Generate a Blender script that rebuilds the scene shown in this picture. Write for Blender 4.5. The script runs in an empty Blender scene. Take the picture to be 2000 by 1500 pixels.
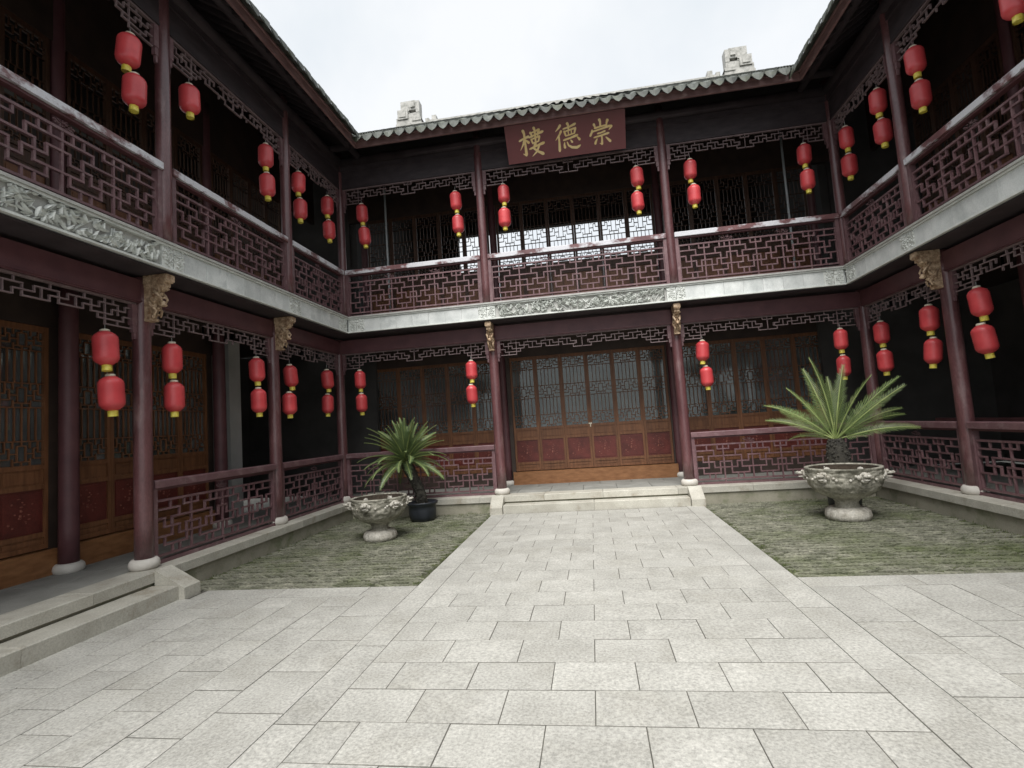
import bpy, math, random
from mathutils import Vector, Matrix, noise
R = math.radians
random.seed(7)
scene = bpy.context.scene
col = scene.collection

# ------------------------------------------------------------------ camera
cam_d = bpy.data.cameras.new('camera')
cam = bpy.data.objects.new('camera', cam_d); col.objects.link(cam)
PITCH, YAW, ROLL = 0.0781, 0.1467, -0.0675
fwd = Vector((-math.sin(YAW)*math.cos(PITCH), math.cos(YAW)*math.cos(PITCH), math.sin(PITCH)))
rt = Vector((math.cos(YAW), math.sin(YAW), 0)); up = rt.cross(fwd)
r2 = rt*math.cos(ROLL) + up*math.sin(ROLL); u2 = -rt*math.sin(ROLL) + up*math.cos(ROLL)
m = Matrix((r2, u2, -fwd)).transposed().to_4x4(); m.translation = Vector((0, 0, 1.55))
cam.matrix_world = m
cam_d.sensor_width = 36; cam_d.lens = 1014.5/2000*36; cam_d.clip_end = 500; cam_d.clip_start = 0.05
scene.camera = cam

# ------------------------------------------------------------------ sky, sun, exposure
SUN_EL, SUN_AZ = R(57), R(184)            # soft light from behind and above the camera
world = bpy.data.worlds.new('World'); scene.world = world; world.use_nodes = True
nt = world.node_tree; nt.nodes.clear()
def wn(t): return nt.nodes.new(t)
o_ = wn('ShaderNodeOutputWorld'); bg = wn('ShaderNodeBackground'); sky = wn('ShaderNodeTexSky')
sky.sky_type = 'NISHITA'; sky.sun_disc = False; sky.sun_elevation = SUN_EL; sky.sun_rotation = SUN_AZ
sky.air_density = 1.0; sky.dust_density = 3.0
tc = wn('ShaderNodeTexCoord'); nz = wn('ShaderNodeTexNoise')
nz.inputs['Scale'].default_value = 2.2; nz.inputs['Detail'].default_value = 5; nz.inputs['Roughness'].default_value = .55
cr = wn('ShaderNodeValToRGB')
cr.color_ramp.elements[0].position = .32; cr.color_ramp.elements[0].color = (2.2, 2.36, 2.47, 1)
cr.color_ramp.elements[1].position = .62; cr.color_ramp.elements[1].color = (2.78, 2.81, 2.82, 1)
mx = wn('ShaderNodeMix'); mx.data_type = 'RGBA'; mx.inputs[0].default_value = .93
nt.links.new(tc.outputs['Generated'], nz.inputs['Vector']); nt.links.new(nz.outputs['Fac'], cr.inputs['Fac'])
nt.links.new(sky.outputs['Color'], mx.inputs[6]); nt.links.new(cr.outputs['Color'], mx.inputs[7])
nt.links.new(mx.outputs[2], bg.inputs['Color']); bg.inputs['Strength'].default_value = .1
nt.links.new(bg.outputs[0], o_.inputs[0])
sun_d = bpy.data.lights.new('sun', 'SUN'); sun = bpy.data.objects.new('sun', sun_d); col.objects.link(sun)
sun_d.energy = 1.5; sun_d.angle = R(42); sun_d.color = (1, .985, .96)
sd = Vector((math.sin(SUN_AZ)*math.cos(SUN_EL), math.cos(SUN_AZ)*math.cos(SUN_EL), math.sin(SUN_EL)))
sun.rotation_euler = sd.to_track_quat('Z', 'Y').to_euler()
scene.view_settings.view_transform = 'Standard'; scene.view_settings.look = 'None'
scene.view_settings.gamma = 1; scene.view_settings.exposure = 1.85
scene.view_settings.use_curve_mapping = False
scene.render.engine = 'CYCLES'
scene.cycles.max_bounces = 8; scene.cycles.diffuse_bounces = 4; scene.cycles.transparent_max_bounces = 12

# ------------------------------------------------------------------ materials
def lin(c):
    return tuple(((v/255)/12.92 if v/255 <= .04045 else ((v/255+.055)/1.055)**2.4) for v in c)
def mat(name, ca, cb, rough=.6, scale=3., detail=4, bump=0., bscale=None, rnd=.0, fine=0., fscale=80., spec=.5,
        third=None, tscale=1.2, tpos=(.5, .6), metal=0., stretch=None, coat=0., island=0.):
    mt = bpy.data.materials.new(name); mt.use_nodes = True
    n = mt.node_tree.nodes; l = mt.node_tree.links; b = n['Principled BSDF']
    b.inputs['Roughness'].default_value = rough; b.inputs['Metallic'].default_value = metal
    b.inputs['Specular IOR Level'].default_value = spec; b.inputs['Coat Weight'].default_value = coat
    b.inputs['Coat Roughness'].default_value = .25
    g = n.new('ShaderNodeNewGeometry'); vec = g.outputs['Position']
    if stretch:
        mp = n.new('ShaderNodeMapping'); mp.inputs['Scale'].default_value = stretch
        l.new(vec, mp.inputs['Vector']); vec = mp.outputs[0]
    oi = n.new('ShaderNodeObjectInfo')
    if rnd:
        ad = n.new('ShaderNodeVectorMath'); ad.operation = 'MULTIPLY_ADD'
        cb_ = n.new('ShaderNodeCombineXYZ')
        for k in range(3): l.new(oi.outputs['Random'], cb_.inputs[k])
        l.new(cb_.outputs[0], ad.inputs[0]); ad.inputs[1].default_value = (37, 17, 53); l.new(vec, ad.inputs[2]); vec = ad.outputs[0]
    def noise(sc, dt=4, ro=.55):
        t = n.new('ShaderNodeTexNoise'); t.inputs['Scale'].default_value = sc; t.inputs['Detail'].default_value = dt
        t.inputs['Roughness'].default_value = ro; l.new(vec, t.inputs['Vector']); return t
    t = noise(scale, detail)
    rp = n.new('ShaderNodeValToRGB'); rp.color_ramp.elements[0].position = .33; rp.color_ramp.elements[1].position = .67
    rp.color_ramp.elements[0].color = (*ca, 1); rp.color_ramp.elements[1].color = (*cb, 1)
    l.new(t.outputs['Fac'], rp.inputs[0]); c = rp.outputs[0]
    def mix(fac, a, b_, mode='MIX'):
        x = n.new('ShaderNodeMix'); x.data_type = 'RGBA'; x.blend_type = mode
        if isinstance(fac, float): x.inputs[0].default_value = fac
        else: l.new(fac, x.inputs[0])
        for s, v in ((6, a), (7, b_)):
            if isinstance(v, tuple): x.inputs[s].default_value = (*v, 1)
            else: l.new(v, x.inputs[s])
        return x.outputs[2]
    if third:
        t3 = noise(tscale, 6, .65); r3 = n.new('ShaderNodeValToRGB')
        r3.color_ramp.elements[0].position = tpos[0]; r3.color_ramp.elements[1].position = tpos[1]
        l.new(t3.outputs['Fac'], r3.inputs[0]); c = mix(r3.outputs[0], c, third)
    if fine:
        tf = noise(fscale, 3, .7); rf = n.new('ShaderNodeValToRGB')
        rf.color_ramp.elements[0].position = .3; rf.color_ramp.elements[1].position = .7
        lo = 1-fine; hi = 1+fine
        rf.color_ramp.elements[0].color = (lo, lo, lo, 1); rf.color_ramp.elements[1].color = (hi, hi, hi, 1)
        l.new(tf.outputs['Fac'], rf.inputs[0]); c = mix(1.0, c, rf.outputs[0], 'MULTIPLY')
    if rnd:
        mr = n.new('ShaderNodeMapRange'); mr.inputs[3].default_value = 1-rnd; mr.inputs[4].default_value = 1+rnd
        l.new(oi.outputs['Random'], mr.inputs[0])
        cc = n.new('ShaderNodeCombineXYZ')
        for k in range(3): l.new(mr.outputs[0], cc.inputs[k])
        c = mix(1.0, c, cc.outputs[0], 'MULTIPLY')
    if island:
        mi = n.new('ShaderNodeMapRange'); mi.inputs[3].default_value = 1-island; mi.inputs[4].default_value = 1+island
        l.new(g.outputs['Random Per Island'], mi.inputs[0]); ci = n.new('ShaderNodeCombineXYZ')
        for k in range(3): l.new(mi.outputs[0], ci.inputs[k])
        c = mix(1.0, c, ci.outputs[0], 'MULTIPLY')
    l.new(c, b.inputs['Base Color'])
    if bump:
        tb = noise(bscale or scale*6, 6, .65); bp = n.new('ShaderNodeBump')
        bp.inputs['Strength'].default_value = bump; bp.inputs['Distance'].default_value = .02
        l.new(tb.outputs['Fac'], bp.inputs['Height']); l.new(bp.outputs[0], b.inputs['Normal'])
    return mt
M = {}
M['granite'] = mat('granite', (.325, .318, .288), (.415, .407, .372), .75, 2.6, 6, .15, 110, .04, .32, 55, third=(.29, .28, .245), tscale=1.8, tpos=(.5, .8))
M['kerb'] = mat('kerb_granite', (.36, .342, .29), (.47, .455, .395), .75, 3, 5, .15, 60, .07, .18, 70, third=(.24, .205, .15), tscale=3.2, tpos=(.54, .76))
M['kerbwall'] = mat('kerb_wall', (.25, .235, .18), (.34, .32, .25), .85, 3, 5, .2, 60, .05, .12, 90, third=(.15, .165, .09), tscale=3.5, tpos=(.5, .7))
M['joint'] = mat('joint_soil', (.065, .062, .052), (.11, .105, .088), .95, 8)
M['floor'] = mat('gallery_floor', (.19, .19, .172), (.26, .26, .238), .75, 3, 4, .1, 60, .06, .14, 90)
M['bedsoil'] = mat('moss_soil', (.045, .05, .026), (.085, .088, .05), .95, 4, 6, .5, 60, fine=.4, fscale=90, third=(.05, .062, .02), tscale=1.3, tpos=(.48, .6))
M['bedbrick'] = mat('mossy_brick', (.125, .128, .09), (.235, .23, .178), .85, 5, 5, .3, 60, 0, .35, 40, third=(.088, .105, .042), tscale=.8, tpos=(.46, .68), island=.25)
M['moss'] = mat('moss_blades', (.06, .082, .024), (.13, .145, .06), .9, 5, 4)
M['maroon'] = mat('maroon_lacquer', (.085, .034, .037), (.14, .06, .062), .36, 5, 6, .10, 40, 0, .24, 80, third=(.22, .145, .142), tscale=6, tpos=(.54, .8), coat=.45, stretch=(1, 1, .3))
M['maroonbar'] = mat('maroon_fretwork', (.115, .058, .064), (.165, .09, .096), .5, 6, 5, .08, 50, .12, .14, 90, third=(.23, .165, .165), tscale=9, tpos=(.52, .78))
M['fret'] = mat('dusty_fretwork', (.155, .108, .11), (.23, .17, .17), .55, 6, 5, .08, 50, 0, .1, 120)
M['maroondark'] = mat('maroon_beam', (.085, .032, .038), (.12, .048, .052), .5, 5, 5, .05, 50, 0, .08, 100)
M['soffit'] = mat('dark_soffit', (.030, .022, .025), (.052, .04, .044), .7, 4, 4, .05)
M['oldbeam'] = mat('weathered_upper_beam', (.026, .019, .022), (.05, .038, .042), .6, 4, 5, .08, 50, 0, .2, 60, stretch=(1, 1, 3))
M['wood'] = mat('brown_door_wood', (.115, .045, .018), (.20, .085, .036), .5, 3, 5, .08, 60, .10, .15, 60, stretch=(9, 9, 1))
M['sillwood'] = mat('sill_wood', (.19, .078, .027), (.29, .135, .055), .55, 3, 6, .08, 60, 0, .2, 50, stretch=(2, 2, 7), third=(.36, .24, .14), tscale=.6, tpos=(.62, .75))
M['woodshade'] = mat('shaded_leaf_wood', (.045, .021, .012), (.085, .04, .021), .55, 3, 5, .08, 60, .10, .15, 60, stretch=(9, 9, 1))  # door wood for the upper leaves, with the gallery's shade put into the colour
M['panel'] = mat('red_door_panel', (.082, .015, .011), (.135, .026, .019), .45, 5, 4, .06, 50, .06, .2, 60)
M['carve'] = mat('panel_carving', (.20, .06, .04), (.30, .11, .075), .5, 9, 4)
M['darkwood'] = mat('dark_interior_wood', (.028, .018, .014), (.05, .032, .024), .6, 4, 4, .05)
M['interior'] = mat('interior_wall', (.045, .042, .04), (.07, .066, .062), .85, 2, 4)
M['palewall'] = mat('pale_plaster', (.42, .42, .40), (.52, .52, .50), .9, 2, 5, .05)
M['greystone'] = mat('grey_band_stone', (.50, .525, .51), (.68, .70, .68), .7, 5, 6, .12, 60, .12, .12, 70, third=(.36, .385, .38), tscale=4.2, tpos=(.56, .8), stretch=(1, 1, .8))
M['relief'] = mat('carved_stone', (.56, .58, .545), (.70, .72, .685), .75, 6, 5, .15, 70, 0, .1, 90)
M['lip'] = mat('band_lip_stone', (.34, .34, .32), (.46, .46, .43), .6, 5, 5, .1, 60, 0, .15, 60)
M['drum'] = mat('column_drum_stone', (.50, .475, .425), (.62, .59, .54), .6, 6, 4, .08, 60, .03)
M['gilt'] = mat('gilt_carving', (.24, .14, .075), (.66, .50, .34), .45, 22, 5, .6, 40, 0, .3, 70, metal=.1)
M['tile'] = mat('roof_tile', (.042, .048, .042), (.098, .108, .093), .62, 9, 5, .15, 60, .3, .3, 40, third=(.08, .087, .052), tscale=3, tpos=(.5, .7))
M['fascia'] = mat('fascia_board', (.19, .105, .102), (.28, .17, .165), .6, 4, 5, .1, 60, 0, .15, 60, stretch=(1, 1, 4), third=(.36, .26, .24), tscale=2.2, tpos=(.6, .75))
M['ridge'] = mat('ridge_plaster', (.33, .325, .30), (.46, .45, .42), .85, 7, 5, .25, 40, 0, .2, 40, third=(.19, .19, .17), tscale=8, tpos=(.5, .7))
M['sign'] = mat('sign_lacquer', (.16, .032, .038), (.185, .042, .048), .35, 3, 3, 0, coat=.2)
M['gold'] = mat('gold_lettering', (.86, .64, .27), (.95, .76, .40), .45, 8, 3)
M['urn'] = mat('weathered_marble', (.25, .238, .19), (.42, .40, .335), .8, 6, 6, .6, 24, 0, .3, 30, third=(.10, .095, .07), tscale=5.5, tpos=(.46, .64))
M['urnlight'] = mat('pale_marble', (.40, .375, .32), (.56, .535, .475), .7, 7, 5, .4, 40, 0, .25, 50, third=(.17, .15, .11), tscale=9, tpos=(.52, .75))
M['pot'] = mat('black_plastic_pot', (.014, .017, .022), (.026, .030, .038), .45, 6, 4, .05)
M['soil'] = mat('pot_soil', (.035, .026, .018), (.075, .055, .038), .95, 20, 5, .6, 60)
M['trunk'] = mat('cycad_trunk', (.022, .020, .016), (.06, .055, .043), .9, 18, 5, .6, 50)
M['frond'] = mat('cycad_leaf', (.10, .155, .045), (.185, .245, .085), .45, 5, 4, 0, rnd=.18, third=(.30, .31, .15), tscale=4, tpos=(.56, .8))
M['frond_dark'] = mat('cycad_leaf_deep', (.085, .135, .05), (.155, .21, .09), .42, 5, 4, 0, rnd=.22, third=(.27, .28, .15), tscale=4, tpos=(.56, .8))
M['rachis'] = mat('cycad_midrib', (.20, .26, .08), (.32, .36, .14), .5, 6, 3)
M['red'] = mat('lantern_cloth', (.53, .048, .056), (.66, .078, .084), .45, 5, 4, 0, rnd=.15, spec=.5, coat=.25)
M['yellow'] = mat('lantern_gold_paper', (.62, .50, .05), (.82, .72, .14), .4, 30, 3, .2, 60)
M['cap'] = mat('lantern_cap', (.62, .56, .42), (.8, .75, .62), .5, 20, 3)
M['wire'] = mat('wire', (.25, .25, .24), (.35, .35, .34), .5, 5)
M['pipe'] = mat('grey_pipe', (.30, .33, .34), (.40, .43, .44), .4, 5)
M['film'] = mat('film_wrapped_rail', (.12, .055, .058), (.19, .09, .09), .4, 6, 4, .12, 30, 0, .1, 80, third=(.62, .62, .65), tscale=1.3, tpos=(.455, .52), stretch=(1, 1, 1.5))
# dusty glass: faint see-through, faint mirror, a film of grey dust
def glass_mat():
    mt = bpy.data.materials.new('dusty_glass'); mt.use_nodes = True
    n = mt.node_tree.nodes; l = mt.node_tree.links; n.clear()
    o = n.new('ShaderNodeOutputMaterial'); a = n.new('ShaderNodeMixShader'); b = n.new('ShaderNodeMixShader')
    tr = n.new('ShaderNodeBsdfTransparent'); tr.inputs[0].default_value = (.55, .6, .6, 1)
    df = n.new('ShaderNodeBsdfDiffuse'); df.inputs[0].default_value = (.22, .24, .24, 1)
    gl = n.new('ShaderNodeBsdfGlossy'); gl.inputs['Roughness'].default_value = .06; gl.inputs[0].default_value = (.9, .95, .95, 1)
    fr = n.new('ShaderNodeFresnel'); fr.inputs[0].default_value = 1.65
    g = n.new('ShaderNodeNewGeometry'); t = n.new('ShaderNodeTexNoise'); t.inputs['Scale'].default_value = 1.5
    mr = n.new('ShaderNodeMapRange'); mr.inputs[1].default_value = .3; mr.inputs[2].default_value = .7
    mr.inputs[3].default_value = .15; mr.inputs[4].default_value = .6
    l.new(g.outputs['Position'], t.inputs['Vector']); l.new(t.outputs['Fac'], mr.inputs[0])
    l.new(mr.outputs[0], a.inputs[0]); l.new(tr.outputs[0], a.inputs[1]); l.new(df.outputs[0], a.inputs[2])
    l.new(fr.outputs[0], b.inputs[0]); l.new(a.outputs[0], b.inputs[1]); l.new(gl.outputs[0], b.inputs[2])
    l.new(b.outputs[0], o.inputs[0]); return mt
M['glass'] = glass_mat()

# ------------------------------------------------------------------ mesh helpers
class MB:
    def __init__(s): s.v = []; s.f = []; s.sm = []
    def add(s, vs, fs, smooth=False):
        k = len(s.v); s.v += [tuple(v) for v in vs]; s.f += [tuple(i+k for i in f) for f in fs]; s.sm += [smooth]*len(fs)
        return s
    def box(s, x0, x1, y0, y1, z0, z1):
        vs = [(x, y, z) for z in (z0, z1) for y in (y0, y1) for x in (x0, x1)]
        return s.add(vs, [(0, 2, 3, 1), (4, 5, 7, 6), (0, 1, 5, 4), (2, 6, 7, 3), (0, 4, 6, 2), (1, 3, 7, 5)])
    def hexa(s, vs):   # 8 corners ordered as in box
        return s.add(vs, [(0, 2, 3, 1), (4, 5, 7, 6), (0, 1, 5, 4), (2, 6, 7, 3), (0, 4, 6, 2), (1, 3, 7, 5)])
    def lathe(s, prof, n=24, c=(0, 0, 0), caps=True, fn=None):
        vs = []
        for j, (r, z) in enumerate(prof):
            for i in range(n):
                a = 2*math.pi*i/n; rr = r*(fn(a, j/(len(prof)-1), z) if fn else 1)
                vs.append((c[0]+rr*math.cos(a), c[1]+rr*math.sin(a), c[2]+z))
        fs = [(j*n+i, j*n+(i+1) % n, (j+1)*n+(i+1) % n, (j+1)*n+i) for j in range(len(prof)-1) for i in range(n)]
        s.add(vs, fs, True)
        if caps:
            k = len(s.v)-len(vs); s.f.append(tuple(k+i for i in reversed(range(n)))); s.sm.append(False)
            s.f.append(tuple(k+(len(prof)-1)*n+i for i in range(n))); s.sm.append(False)
        return s
    def tube(s, pts, rad, n=8):
        pts = [Vector(p) for p in pts]; vs = []
        for i, p in enumerate(pts):
            d = (pts[min(i+1, len(pts)-1)]-pts[max(i-1, 0)]).normalized()
            a = d.orthogonal().normalized() if abs(d.z) > .9 else d.cross(Vector((0, 0, 1))).normalized()
            b = d.cross(a); r = rad[i] if isinstance(rad, (list, tuple)) else rad
            for k in range(n):
                t = 2*math.pi*k/n; vs.append(p+(a*math.cos(t)+b*math.sin(t))*r)
        fs = [(j*n+i, j*n+(i+1) % n, (j+1)*n+(i+1) % n, (j+1)*n+i) for j in range(len(pts)-1) for i in range(n)]
        fs += [tuple(reversed(range(n))), tuple((len(pts)-1)*n+i for i in range(n))]
        return s.add(vs, fs, True)
    def ball(s, c, r, n=8, m_=5):
        prof = [(max(.02, math.sin(math.pi*j/m_)), -math.cos(math.pi*j/m_)) for j in range(m_+1)]
        rx, ry, rz = (r, r, r) if not isinstance(r, tuple) else r
        vs = [(c[0]+rx*q*math.cos(2*math.pi*i/n), c[1]+ry*q*math.sin(2*math.pi*i/n), c[2]+rz*z) for q, z in prof for i in range(n)]
        fs = [(j*n+i, j*n+(i+1) % n, (j+1)*n+(i+1) % n, (j+1)*n+i) for j in range(m_) for i in range(n)]
        return s.add(vs, fs, True)
    def mesh(s, name, mt):
        me = bpy.data.meshes.new(name); me.from_pydata(s.v, [], s.f)
        me.polygons.foreach_set('use_smooth', s.sm)
        if mt is not None: me.materials.append(mt)
        me.update(); return me
    def build(s, name, mt, parent=None, loc=None, rz=0, kind=None):
        return link(name, s.mesh(name, mt), parent, loc, rz, kind)
def link(name, me, parent=None, loc=None, rz=0, kind=None):
    o = bpy.data.objects.new(name, me); col.objects.link(o); o.parent = parent
    if loc is not None: o.location = loc
    if rz: o.rotation_euler.z = rz
    if kind: o['kind'] = kind
    return o
def empty(name, loc=(0, 0, 0), rz=0):
    o = bpy.data.objects.new(name, None); o.empty_display_size = .2; col.objects.link(o); o.location = loc; o.rotation_euler.z = rz; return o
def tag(o, label, cat, group=None):
    o['label'] = label; o['category'] = cat
    if group: o['group'] = group
    return o
_cache = {}
def cbox_mesh(dx, dy, dz, mt, ch=.006):
    """chamfered block, centred in x and y, standing on z = 0"""
    key = (round(dx, 3), round(dy, 3), round(dz, 3), mt.name, ch)
    if key not in _cache:
        x, y = dx/2, dy/2; b = MB(); c = ch
        rings = [(x, y, 0), (x, y, dz-c), (x-c, y-c, dz)]
        vs = [(sx*a, sy*bb, z) for a, bb, z in rings for sx, sy in ((-1, -1), (1, -1), (1, 1), (-1, 1))]
        fs = [(3, 2, 1, 0), (8, 9, 10, 11)] + [(j*4+i, j*4+(i+1) % 4, (j+1)*4+(i+1) % 4, (j+1)*4+i) for j in range(2) for i in range(4)]
        b.add(vs, fs); _cache[key] = b.mesh('block', mt)
    return _cache[key]
def block(name, x0, x1, y0, y1, z0, z1, mt, parent, ch=.006):
    o = link(name, cbox_mesh(x1-x0, y1-y0, z1-z0, mt, ch), parent, ((x0+x1)/2, (y0+y1)/2, z0)); return o
def unit(mt):
    key = ('u', mt.name)
    if key not in _cache: _cache[key] = MB().box(-.5, .5, -.5, .5, -.5, .5).mesh('bar', mt)
    return _cache[key]

# ------------------------------------------------------------------ dimensions (metres)
XL, XR, YB = -4.85, 4.745, 9.617          # lower column lines
X1, X2 = -1.739, 1.618                    # hall's middle columns
D = .307                                  # the balcony leans out this far
HP = .28                                  # terrace height
ZB, ZT = 3.49, 3.80                       # stone band
ZR = 4.725                                # balcony rail top
ZE = 6.755                                # fascia underside
EV = 1.0                                  # eave distance from the lower column line
SL = .65                                  # roof slope
KX0, KX1, KY = XL+.26, XR-.26, YB-.26     # terrace edges
PL, PR = -1.86, 1.725                     # path with its borders
BF = 5.16                                 # front edge of the beds

# ------------------------------------------------------------------ ground
g = MB().box(-40, 40, -30, 60, -.4, -.024).build('ground', M['joint']); g['kind'] = 'structure'
path = empty('path', (0, 0, 0)); path['kind'] = 'structure'
J, JY = .006, .011
def paver(x0, x1, y0, y1, parent, nm='paver'):
    dz = random.uniform(-.0015, .0015)
    block(nm, x0+J/2, x1-J/2, y0+JY/2, y1-JY/2, -.08, dz, M['granite'], parent, .0012)
PI0, PI1 = -1.61, 1.45
MB().box(PL+.004, PR-.004, .6, 9.13, -.07, -.0035).build('joint_fill', M['joint'], path)
row = 0
y = 2.784-5*.351
while y < KY-.5:
    y1 = min(y+.351, 9.14)
    off = (-.10 if (row % 2) == 1 else -.355)
    xs = [off+.506*k for k in range(-4, 5)]
    xs = [PI0]+[x for x in xs if PI0+.06 < x < PI1-.06]+[PI1]
    for a, b_ in zip(xs, xs[1:]): paver(a, b_, y, y1, path)
    y += .351; row += 1
for x0, x1, ph in ((PL, PI0, .2), (PI1, PR, .55)):
    y = .95-ph
    while y < 9.1:
        y1 = min(y+1.0, 9.14); 
        if y1-y > .05: paver(x0, x1, y, y1, path, 'border_stone')
        y += 1.0
def side_paving(nm, xs, edge0, edge1, ph):
    e = empty(nm); e['kind'] = 'structure'
    MB().box(xs[0]+.004, xs[-1]-.004, .6, BF-.004, -.07, -.0035).build('joint_fill', M['joint'], e)
    for i, (a, b_) in enumerate(zip(xs, xs[1:])):
        y = 2.85-.5*4+(.25 if (i+ph) % 2 else 0)
        while y < 4.88:
            y1 = y+.5
            if y1 > 4.75: y1 = 4.885
            paver(a, b_, y, y1, e); y = y1
    x = edge0
    while x < edge1-.05:
        x1 = min(x+.92, edge1)
        if edge1-x1 < .3: x1 = edge1
        paver(x, x1, 4.885, BF, e, 'border_stone'); x = x1
side_paving('paving_left', [-4.9]+[-2.633-.339*k for k in range(6, -1, -1)]+[-2.295, -1.955+.095], -4.2, PL, 0)
side_paving('paving_right', [PR, 2.115]+[2.115+.352*k for k in range(1, 8)]+[4.9], PR, 4.9, 1)

# planting beds of brick on edge, grown over with moss
def bed(nm, x0, x1, y0, y1, label):
    e = MB().box(x0, x1, y0, y1, -.2, -.018).build(nm, M['bedsoil']); e['kind'] = 'structure'
    rnd = random.Random(len(nm)*7+int(x0*10)); b = MB(); L, T, pitch = .15, .036, .112
    rowi = 0; y = y0+.05
    while y < y1-.03:
        ang = R(32) if rowi % 2 else R(-32)
        x = x0+.06+rnd.random()*.03
        while x < x1-.06:
            if rnd.random() > .05:
                a = ang+rnd.uniform(-.05, .05); ca, sa = math.cos(a), math.sin(a); h = rnd.uniform(-.005, .003)-.004; ll = L/2*rnd.uniform(.85, 1)
                tl = rnd.uniform(-.002, .002); vs = []
                for z in (-.06, h):
                    for yy in (-T/2, T/2):
                        for xx in (-ll, ll):
                            k = .8 if z == h else 1
                            px, py = x+xx*ca-yy*k*sa, y+xx*sa+yy*k*ca
                            vs.append((min(max(px, x0+.004), x1-.004), min(max(py, y0+.004), y1-.004), z+(tl*(1 if xx > 0 else -1) if z == h else 0)))
                b.hexa(vs)
            x += .052*rnd.uniform(.95, 1.05)
        y += pitch; rowi += 1
    b.build('bed_brick', M['bedbrick'], e, kind='stuff')
    g_ = MB()
    def dens(px, py):
        v = math.sin(px*2.1+1.3*math.sin(py*1.7))+math.sin(py*2.6-px*.8+x0)
        edge = min(px-x0, x1-px, y1-py); return v*.3+.05+(.5 if edge < .12 else 0)
    for _ in range(30000):
        px, py = rnd.uniform(x0+.01, x1-.01), rnd.uniform(y0+.01, y1-.01)
        dn = dens(px, py)
        if rnd.random() > dn: continue
        h = rnd.uniform(.003, .010)*(3.5 if (min(px-x0, x1-px, y1-py) < .06 and rnd.random() < .3) else 1)
        a = rnd.uniform(0, 6.28); w = rnd.uniform(.004, .009); lx, ly = rnd.uniform(-.012, .012), rnd.uniform(-.012, .012)
        g_.add([(px-w*math.cos(a), py-w*math.sin(a), -.015), (px+w*math.cos(a), py+w*math.sin(a), -.015), (px+lx, py+ly, h-.008)], [(0, 1, 2)])
    mo = g_.build('moss', M['moss']); mo['kind'] = 'stuff'; tag(mo, label, 'moss')
bed('bed_left', KX0, PL, BF, KY, 'low green moss growing between the bricks of the left bed')
bed('bed_right', PR, KX1, BF, KY, 'low green moss growing between the bricks of the right bed')

# terrace: kerb stones with a lip, a recessed wall below, floor slabs, steps
def terrace(nm, frame_loc, rz, segs, t_edge, t_back, steps):
    e = empty(nm, frame_loc, rz); e['kind'] = 'structure'
    rnd = random.Random(nm)
    s0, s1 = segs
    MB().box(s0, s1, t_edge+.03, t_back, -.3, HP-.045).build('terrace_core', M['kerbwall'], e)
    s = s0
    while s < s1-.01:
        L = rnd.uniform(1.0, 1.35); q = s+L
        if s1-q < .5: q = s1
        block('kerb_stone', s+.002, q-.002, t_edge, t_edge+.33, HP-.105, HP+rnd.uniform(-.001, .001), M['kerb'], e, .008); s = q
    t = t_edge+.333
    while t < t_back-.02:
        t1 = min(t+.42, t_back); s = s0-(.3 if int(t*10) % 2 else 0)
        while s < s1:
            q = min(s+.62, s1); a = max(s, s0)
            if q-a > .03: block('floor_slab', a+.003, q-.003, t+.003, t1-.003, HP-.06, HP-.006+rnd.uniform(-.001, .001), M['floor'], e, .003)
            s += .62
        t = t1
    for (a, b_, fr) in steps:
        n = max(1, round((b_-a)/1.6)); w = (b_-a)/n
        for k in range(n): block('step_stone', a+k*w+.002, a+(k+1)*w-.002, t_edge-fr, t_edge+.02, -.1, .145, M['kerb'], e, .01)
        for sa in (a-.225, b_+.005):
            f = t_edge-fr-.07
            vs = [(x, y_, z) for z in (0, 1) for y_ in (0, 1) for x in (0, 1)]
            w0 = .22
            pts = [(sa, f, -.1), (sa+w0, f, -.1), (sa, t_edge-.004, -.1), (sa+w0, t_edge-.004, -.1),
                   (sa, f+.004, .115), (sa+w0, f+.004, .115), (sa, t_edge-.004, .30), (sa+w0, t_edge-.004, .30)]
            MB().hexa(pts).build('cheek_stone', M['kerb'], e)
    return e
terrace('terrace_back', (0, YB, 0), 0, (KX0, KX1), -.26, 1.75, [(-1.66, 1.53, .22)])
terrace('terrace_left', (XL, 0, 0), R(90), (-3, YB+1.7), -.26, 1.5, [(1.9, 4.87, .28)])
terrace('terrace_right', (XR, 0, 0), R(-90), (-YB-1.7, 3), -.26, 1.5, [(-4.9, -1.9, .28)])

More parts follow.
